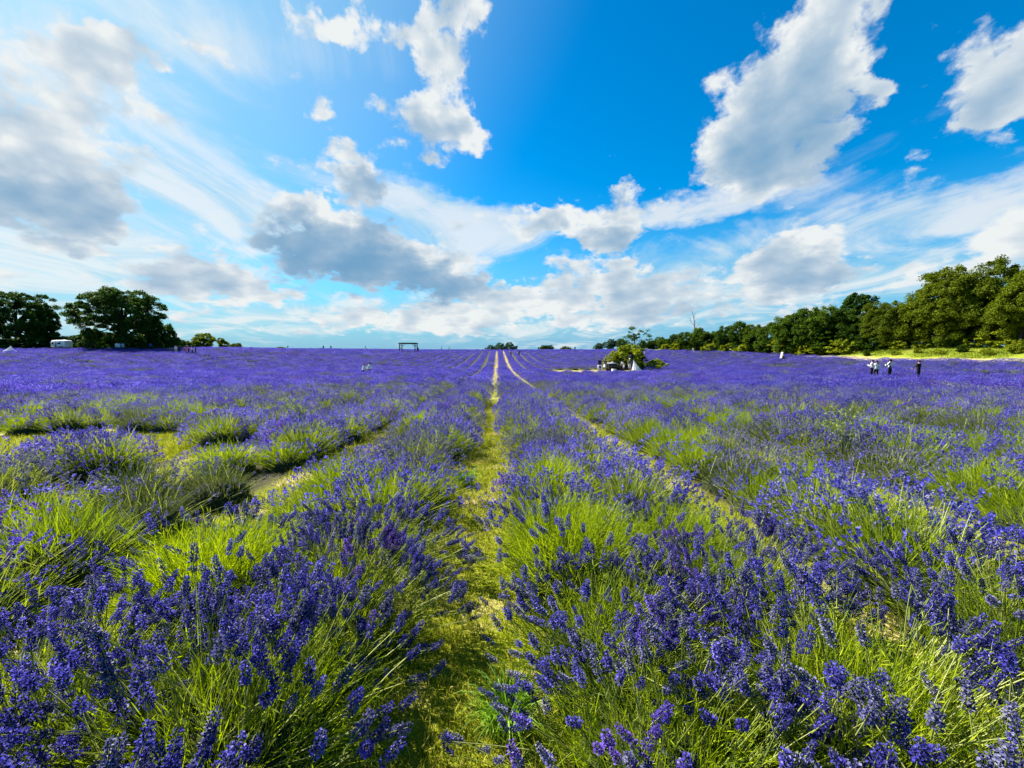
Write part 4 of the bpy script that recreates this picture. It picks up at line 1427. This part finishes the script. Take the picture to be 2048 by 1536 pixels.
def person(px, depth, pose, facing, top, bottom, label, wear='long', hair=HAIR, skin=SKIN, sc=1.0, skirt=None, hat=None, group=None, lift=0.0, xy=None):
    x, y = xy if xy else at(px, depth)
    V, F, Mi, J = body_mesh(pose, wear)
    me = mesh_np('person', np.concatenate(V), np.concatenate(F), [skin, hair, top, bottom, SHOE], np.concatenate(Mi), True)
    z = gz(x, y) + lift - (0.80 if pose == 'sit' else 0.0) * sc
    o = link('person', me, loc=(x, y, z), rot=(0, 0, R(facing)), scale=sc)
    # hair
    h = np.array(J['head1'])
    rng = np.random.default_rng(int(px))
    n = 110
    d = norm(rng.normal(size=(n, 3)) + np.array([0, -0.35, 0.55]))
    d = d[(d[:, 2] > -0.1) | (d[:, 1] < -0.2)]
    c = h + d * np.array([.098, .105, .11])
    u = norm(np.cross(d, rng.normal(size=d.shape))) * 0.035
    link('hair', Geo().add(*cards(c, u, norm(np.cross(d, u)) * 0.03)).mesh('hair', [hair]), o)
    if skirt:
        mat, z0, z1, r0, r1 = skirt
        a = np.linspace(0, 2 * math.pi, 24, endpoint=False)
        rows_ = []
        for i in range(6):
            f = i / 5
            rr = r0 + (r1 - r0) * f ** 0.8
            rows_.append(np.stack([np.cos(a) * rr * (1 + .06 * f * np.sin(7 * a)), np.sin(a) * rr * .85 * (1 + .06 * f * np.sin(7 * a)), np.full(24, z0 + (z1 - z0) * f)], axis=1))
        VV = np.concatenate(rows_)
        FF = [(i * 24 + j, i * 24 + (j + 1) % 24, (i + 1) * 24 + (j + 1) % 24, (i + 1) * 24 + j) for i in range(5) for j in range(24)]
        link('skirt', Geo().add(VV, np.array(FF)).mesh('skirt', [mat], True), o)
    if hat:
        a = np.linspace(0, 2 * math.pi, 16, endpoint=False)
        pr = [(0.17, .045), (.105, .05), (.10, .11), (.06, .135)]
        VV = [(h[0] + math.cos(q) * r_, h[1] - .01 + math.sin(q) * r_, h[2] + zz) for r_, zz in pr for q in a]
        FF = [(i * 16 + j, i * 16 + (j + 1) % 16, (i + 1) * 16 + (j + 1) % 16, (i + 1) * 16 + j) for i in range(3) for j in range(16)]
        g = Geo().add(np.array(VV), np.array(FF))
        g.add(np.array(VV[48:]), np.array([(0, i, i + 1) for i in range(1, 15)]))
        link('hat', g.mesh('hat', [hat], True), o)
    return tag(o, label, 'person', group)


def build_people():
    V = 'visitors walking in the lavender'
    # three standing in the flowers at right
    person(1747, 33.5, 'hold', 30, C_WHITE, C_BLACK, 'person in white top, left of the pair hugging at right', group=V)
    person(1755.5, 33.7, 'stand', 160, C_WHITE, C_BLACK, 'person in white top with dark hair, right of the hugging pair', group=V, sc=0.96)
    person(1783, 32.5, 'hold', 15, C_PATTERN, C_BLACK, 'person in black and white patterned shirt standing in the lavender', group=V, sc=1.05)
    person(1841, 31, 'arm_out', 20, C_BLACK, C_BLACK, 'person in black with one arm stretched out, standing at far right', group=V, sc=1.02)
    person(1565, 74, 'stand', 120, C_WHITE, C_WHITE, 'person in a long white dress below the right tree line', skirt=(C_WHITE, 1.05, 0.25, .14, .36), group=V)
    person(1567.5, 73.5, 'sit', 100, C_BLACK, C_BLACK, 'dark clothed person crouching beside the white dress', group=V, lift=0.25)
    # the party in the clearing
    P_ = 'people gathered in the clearing'
    person(1200, 57, 'stand', 170, C_NAVY, C_NAVY, 'person in navy standing behind the white stool', group=P_, sc=1.06)
    person(1211, 57.6, 'hold', 150, C_BLACK, C_WHITE, 'person in black top and white skirt beside the black cart', wear='shorts', skirt=(C_WHITE, 1.02, 0.55, .14, .26), group=P_)
    person(1222, 58.6, 'bend', -110, C_WHITE, C_GREY, 'person in white leaning over the black cart', group=P_, sc=0.95)
    person(1248.5, 57.2, 'bend', 100, C_WHITE, C_WHITE, 'person in white bending towards the table', wear='shorts', group=P_)
    person(1260, 56.8, 'stand', 180, C_GREY, C_WHITE, 'person in grey shirt, white shorts and pale hat', wear='shorts', hat=C_WHITE, group=P_, sc=1.04)
    # pair sitting in the flowers, left of centre
    person(728, 47, 'sit', 190, C_WHITE, C_BLACK, 'seated person in white, left one of the pair in the flowers below the pergola', group='pair sitting in the flowers', lift=0.42)
    person(739, 46.5, 'sit', 170, C_WHITE, C_BLACK, 'seated person in white, right one of the pair in the flowers below the pergola', group='pair sitting in the flowers', lift=0.48, sc=1.1)
    # far group at left, below the round green tree
    G = 'far group below the left hedge'
    for px, dep, top, bot, lab, pose in ((352, 84, C_WHITE, C_CREAM, 'far person in white at the left of the group', 'stand'), (358, 83, C_NAVY, C_BLACK, 'far dark clothed person beside the one in white', 'stand'),
                                        (371.5, 82, C_PINK, C_PINK, 'far person in pink in the group below the hedge', 'walk'), (377, 82.5, C_RED, C_BLACK, 'far person in red in the middle of the group', 'stand'),
                                        (384.5, 82, C_WHITE, C_NAVY, 'far person in white top between the red and dark ones', 'walk'), (391, 83, C_BLACK, C_BLACK, 'far person in black at the right of the group', 'stand')):
        person(px, dep, pose, random.uniform(0, 360), top, bot, lab, group=G)
    # on the crest
    C = 'far people on the crest'
    for px, dep, top, bot, pose, lab in ((1022, 100, C_BLACK, C_BLACK, 'walk', 'dark person on the row right of the central path'), (1038, 101, C_NAVY, C_BLACK, 'stand', 'dark person right of the walker near the central path'),
                                        (576, 148, C_BLACK, C_BLACK, 'stand', 'tiny dark person on the crest beside the pale bush'), (647, 143, C_BLACK, C_NAVY, 'stand', 'tiny dark person on the crest, left of a pair'),
                                        (662, 143, C_NAVY, C_BLACK, 'walk', 'tiny dark person on the crest, right of a pair'), (731, 138, C_WHITE, C_WHITE, 'stand', 'tiny pale person on the crest left of the pergola'),
                                        (836, 126, C_BLACK, C_BLACK, 'hold', 'dark person at the right post of the pergola'), (801.5, 124, C_CREAM, C_WHITE, 'stand', 'pale person at the left post of the pergola'),
                                        (883, 132, C_WHITE, C_GREY, 'stand', 'tiny pale person right of the pergola'), (898, 140, C_GREY, C_GREY, 'stand', 'tiny grey person on the crest between pergola and copse'),
                                        (1077, 150, C_BLACK, C_BLACK, 'walk', 'tiny dark person left of the dark crest bush'), (1150, 150, C_BLACK, C_BLACK, 'stand', 'tiny dark person right of the pale far bush'),
                                        (1289, 104, C_WHITE, C_WHITE, 'stand', 'tiny person in white right of the young tree'), (1388, 106, C_WHITE, C_CREAM, 'bend', 'tiny person in white under the dead tree'),
                                        (1447, 104, C_WHITE, C_GREY, 'sit', 'tiny white figure by the hedge, right of the dead tree'), (1493, 98, C_WHITE, C_GREY, 'sit', 'tiny white figure by the hedge, left of the white dress')):
        person(px, dep, pose, random.uniform(0, 360), top, bot, lab, group=C, lift=0.35 if pose == 'sit' else 0)
    for px, dep, top, lab in ((172, 85, C_BLACK, 'dark person under the trees right of the caravan'), (186, 88, C_GREY, 'grey person under the trees left of the notice board'), (302, 88, C_BLUE, 'person in blue beside the picnic bench at left')):
        person(px, dep, 'stand', random.uniform(0, 360), top, C_BLACK, lab, group='people under the left trees')


build_people()


# ------------------------------------------------------------------ caravan, pergola, boards, tents, furniture
def loft(prof, xs, mat, name, parent):
    """rounded body: prof gives the outline (y, z) loop, xs the stations with inset"""
    n = len(prof)
    V, F = [], []
    cy_ = sum(p[0] for p in prof) / n
    cz = sum(p[1] for p in prof) / n
    for x, s in xs:
        for (y, z) in prof:
            V.append((x, cy_ + (y - cy_) * s, cz + (z - cz) * s))
    for i in range(len(xs) - 1):
        for j in range(n):
            F.append((i * n + j, i * n + (j + 1) % n, (i + 1) * n + (j + 1) % n, (i + 1) * n + j))
    g = Geo().add(np.array(V), np.array(F))
    g.add(np.array(V[:n]), np.array([(0, i + 1, i) for i in range(1, n - 1)]))
    g.add(np.array(V[-n:]), np.array([(0, i, i + 1) for i in range(1, n - 1)]))
    return link(name, g.mesh(name, [mat], False), parent)


def disc(name, parent, loc, r, w, mat, axis='y', n=20):
    a = np.linspace(0, 2 * math.pi, n, endpoint=False)
    V = [(math.cos(q) * rr, yy, math.sin(q) * rr) for rr, yy in ((r * .86, -w / 2), (r, -w / 3), (r, w / 3), (r * .86, w / 2)) for q in a]
    F = [(i * n + j, i * n + (j + 1) % n, (i + 1) * n + (j + 1) % n, (i + 1) * n + j) for i in range(3) for j in range(n)]
    g = Geo().add(np.array(V), np.array(F))
    g.add(np.array(V[:n]), np.array([(0, i + 1, i) for i in range(1, n - 1)]))
    g.add(np.array(V[-n:]), np.array([(0, i, i + 1) for i in range(1, n - 1)]))
    return link(name, g.mesh(name, [mat]), parent, loc)


def build_objects():
    white = plain_mat('caravan_paint', (0.80, 0.80, 0.78), 0.35, 0.5, 0.05, 2)
    stripe = plain_mat('caravan_stripe', (0.16, 0.20, 0.22), 0.4, 0.5, 0.1, 2)
    glass = plain_mat('tinted_glass', (0.02, 0.025, 0.03), 0.1, 0.6, 0.1, 2)
    rubber = plain_mat('rubber', (0.02, 0.02, 0.02), 0.8, 0.2, 0.1, 8)
    metal = plain_mat('galvanised_steel', (0.35, 0.36, 0.37), 0.45, 0.5, 0.1, 8, 0.8)
    wood = plain_mat('dark_timber', (0.045, 0.034, 0.026), 0.85, 0.15, 0.25, 4)
    board = plain_mat('white_board', (0.70, 0.71, 0.70), 0.6, 0.3, 0.06, 3)
    fabric = leaf_mat('white_fabric', [(0.0, (0.76, 0.78, 0.84)), (1.0, (0.80, 0.81, 0.85))], trans=0.4, tcol=(1, 1, 1), rough=0.8, spec=0.1)
    blackm = plain_mat('black_plastic', (0.012, 0.012, 0.013), 0.5, 0.4, 0.1, 8)

    # caravan
    x, y = at(125, 88)
    r = empty('caravan', (x, y, gz(x, y) + 0.1), R(-12))
    pr = [(-1.05, .55), (1.05, .55), (1.08, 1.5), (1.0, 2.25), (.8, 2.48), (0, 2.55), (-.8, 2.48), (-1.0, 2.25), (-1.08, 1.5)]
    loft(pr, [(-2.3, .78), (-2.15, .93), (-1.8, 1.0), (1.7, 1.0), (2.1, .93), (2.3, .74)], white, 'body', r)
    boxes('skirt_panel', [(-2.1, 2.1, -1.085, -1.07, .6, .95)], stripe, r)
    for x0, x1 in ((-1.75, -1.05), (0.15, 1.35)):
        w_ = boxes('window', [(x0, x1, -1.115, -1.07, 1.45, 1.95)], glass, r)
        boxes('frame', [(x0 - .05, x1 + .05, -1.12, -1.08, 1.95, 2.0), (x0 - .05, x1 + .05, -1.12, -1.08, 1.40, 1.45), (x0 - .05, x0, -1.12, -1.08, 1.45, 1.95), (x1, x1 + .05, -1.12, -1.08, 1.45, 1.95)], white, w_)
    d_ = boxes('door', [(-.75, -.15, -1.11, -1.07, .62, 2.15)], stripe, r)
    boxes('handle', [(-.26, -.2, -1.15, -1.11, 1.3, 1.36)], metal, d_)
    for yy in (-.98, .98):
        w_ = disc('wheel', r, (0.1, yy, .33), .33, .2, rubber)
        disc('rim', w_, (0, -.02 if yy < 0 else .02, 0), .19, .19, metal)
    r.scale = (0.78, 0.78, 0.80)
    boxes('tow_bar', [(2.2, 3.2, -.06, .06, .5, .6), (3.1, 3.2, -.05, .05, .1, .6)], metal, r)
    tag(r, 'white rounded touring caravan parked before the dark trees', 'caravan')

    # pergola
    x, y = at(817, 125)
    r = empty('pergola', (x, y, gz(x, y) - 0.1))
    W, D, Hh = 2.35, 1.6, 2.75
    for sx in (-1, 1):
        for sy in (-1, 1):
            boxes('post', [(sx * W - .11, sx * W + .11, sy * D - .11, sy * D + .11, 0, Hh)], wood, r)
            g = Geo()
            g.add(*tubes(np.array([[(sx * W, sy * D, Hh - .85), (sx * (W - .42), sy * D, Hh - .42), (sx * (W - .8), sy * D, Hh - .02)]]), np.array([[.07, .07, .07]]), 4))
            link('brace', g.mesh('brace', [wood]), r)
    for sy in (-1, 1):
        boxes('beam', [(-W - .35, W + .35, sy * D - .07, sy * D + .07, Hh + .003, Hh + .24)], wood, r)
    for i in range(9):
        xx = -W + i * W / 4
        boxes('rafter', [(xx - .04, xx + .04, -D - .4, D + .4, Hh + .243, Hh + .40)], wood, r)
    tag(r, 'dark timber pergola frame standing on the crest', 'pergola')

    # notice boards under the big tree
    for px, dep, w_, lab in ((236, 86, 1.35, 'larger white notice board under the spreading tree'), (245.5, 86.5, 0.95, 'smaller white notice board right of the larger one')):
        x, y = at(px, dep)
        r = empty('notice_board', (x, y, gz(x, y)), R(-15))
        boxes('panel', [(-w_ / 2, w_ / 2, -.03, .03, .75, 1.55)], board, r)
        boxes('frame', [(-w_ / 2 - .05, w_ / 2 + .05, -.05, .05, 1.553, 1.62), (-w_ / 2 - .05, w_ / 2 + .05, -.05, .05, .68, .747)], wood, r)
        for s in (-1, 1):
            boxes('post', [(s * (w_ / 2 + .05) - .04, s * (w_ / 2 + .05) + .04, .052, .13, 0, 1.7)], wood, r)
        tag(r, lab, 'sign')

    def picnic(px, dep, rz, lab, top=wood, lift=0.0):
        x, y = at(px, dep)
        r = empty('picnic_table', (x, y, gz(x, y) + lift), R(rz))
        for i in range(5):
            boxes('plank', [(-.9, .9, -.36 + i * .147, -.36 + i * .147 + .135, .72, .76)], top, r)
        for s in (-1, 1):
            for i in range(2):
                y0 = s * .72 - .13 + i * .135
                boxes('bench_plank', [(-.9, .9, y0, y0 + .125, .42, .46)], top, r)
            g = Geo()
            for q in (-1, 1):
                g.add(*tubes(np.array([[(s * .65, q * .70, 0), (s * .65, q * .25, .715)]]), np.array([[.05, .05]]), 4))
            box_geo(g, s * .65 - .03, s * .65 + .03, -.80, .80, .36, .417)
            link('leg_frame', g.mesh('leg_frame', [top]), r)
        return tag(r, lab, 'table')
    picnic(1236, 57.8, 8, 'dark picnic table between the black cart and person in white')
    picnic(281, 87, 10, 'dark picnic table under the spreading tree, right of the boards')

    # black cart with pale lid
    x, y = at(1224, 57.3)
    r = empty('cart', (x, y, gz(x, y)), R(5))
    pr = [(-.42, .32), (.42, .32), (.50, .7), (.54, 1.12), (-.54, 1.12), (-.50, .7)]
    loft(pr, [(-.62, .9), (-.55, 1), (.55, 1), (.62, .9)], blackm, 'tub', r)
    boxes('lid', [(-.68, .68, -.58, .58, 1.123, 1.18)], board, r)
    for yy in (-.5, .5):
        for xx in (-.4, .4):
            disc('wheel', r, (xx, yy, .24), .24, .08, rubber)
    boxes('handle', [(.62, 1.0, -.3, -.26, .95, .99), (.62, 1.0, .26, .3, .95, .99), (.96, 1.0, -.3, .3, .951, .99)], metal, r)
    tag(r, 'black tub cart with pale lid in the clearing', 'cart')
    # white metal stool
    x, y = at(1201, 56.2)
    r = empty('stool', (x, y, gz(x, y)))
    boxes('seat', [(-.34, .34, -.2, .2, .74, .79)], board, r)
    for sx in (-1, 1):
        for sy in (-1, 1):
            boxes('leg', [(sx * .30 - .025, sx * .30 + .025, sy * .16 - .025, sy * .16 + .025, 0, .738)], board, r)
    boxes('rail', [(-.275, .275, -.18, -.14, .3, .34)], board, r)
    tag(r, 'white framed stool in front of the person in navy', 'stool')
    # box on the ground
    x, y = at(1229, 56.3)
    r = empty('cool_box', (x, y, gz(x, y)), R(20))
    boxes('tub', [(-.3, .3, -.2, .2, 0, .3)], board, r)
    boxes('lid', [(-.32, .32, -.22, .22, .303, .38)], white, r)
    tag(r, 'pale cool box on the ground before the black cart', 'box')

    # draped white shelters: ridge pole and folded cloth
    def shelter(px, dep, h, w_, skew, lab):
        x, y = at(px, dep)
        r = empty('fabric_shelter', (x, y, gz(x, y)))
        n, k = 36, 9
        a = np.linspace(0, 2 * math.pi, n, endpoint=False)
        V = []
        for i in range(k):
            f = i / (k - 1)
            rr = 0.04 + (w_ / 2) * f ** 1.25 * (1 + 0.10 * f * np.sin(a * 9))
            V.append(np.stack([skew * (1 - f) + np.cos(a) * rr, np.sin(a) * rr * 0.8, np.full(n, h * (1 - f) + 0.01)], axis=1))
        F = [(i * n + j, i * n + (j + 1) % n, (i + 1) * n + (j + 1) % n, (i + 1) * n + j) for i in range(k - 1) for j in range(n)]
        link('cloth', Geo().add(np.concatenate(V), np.array(F)).mesh('cloth', [fabric], True), r)
        link('pole', Geo().add(*tubes(np.array([[(skew, 0, 0), (skew, 0, h + .06)]]), np.array([[.025, .02]]), 8)).mesh('pole', [metal]), r)
        tag(r, lab, 'shelter')
    shelter(1275, 57.3, 1.55, 1.35, -0.55, 'white draped fabric shelter between the grey shirted person and lime bush')
    shelter(17, 78, 1.35, 2.4, 0.5, 'low white cloth shelter in the lavender at the left edge')


build_objects()
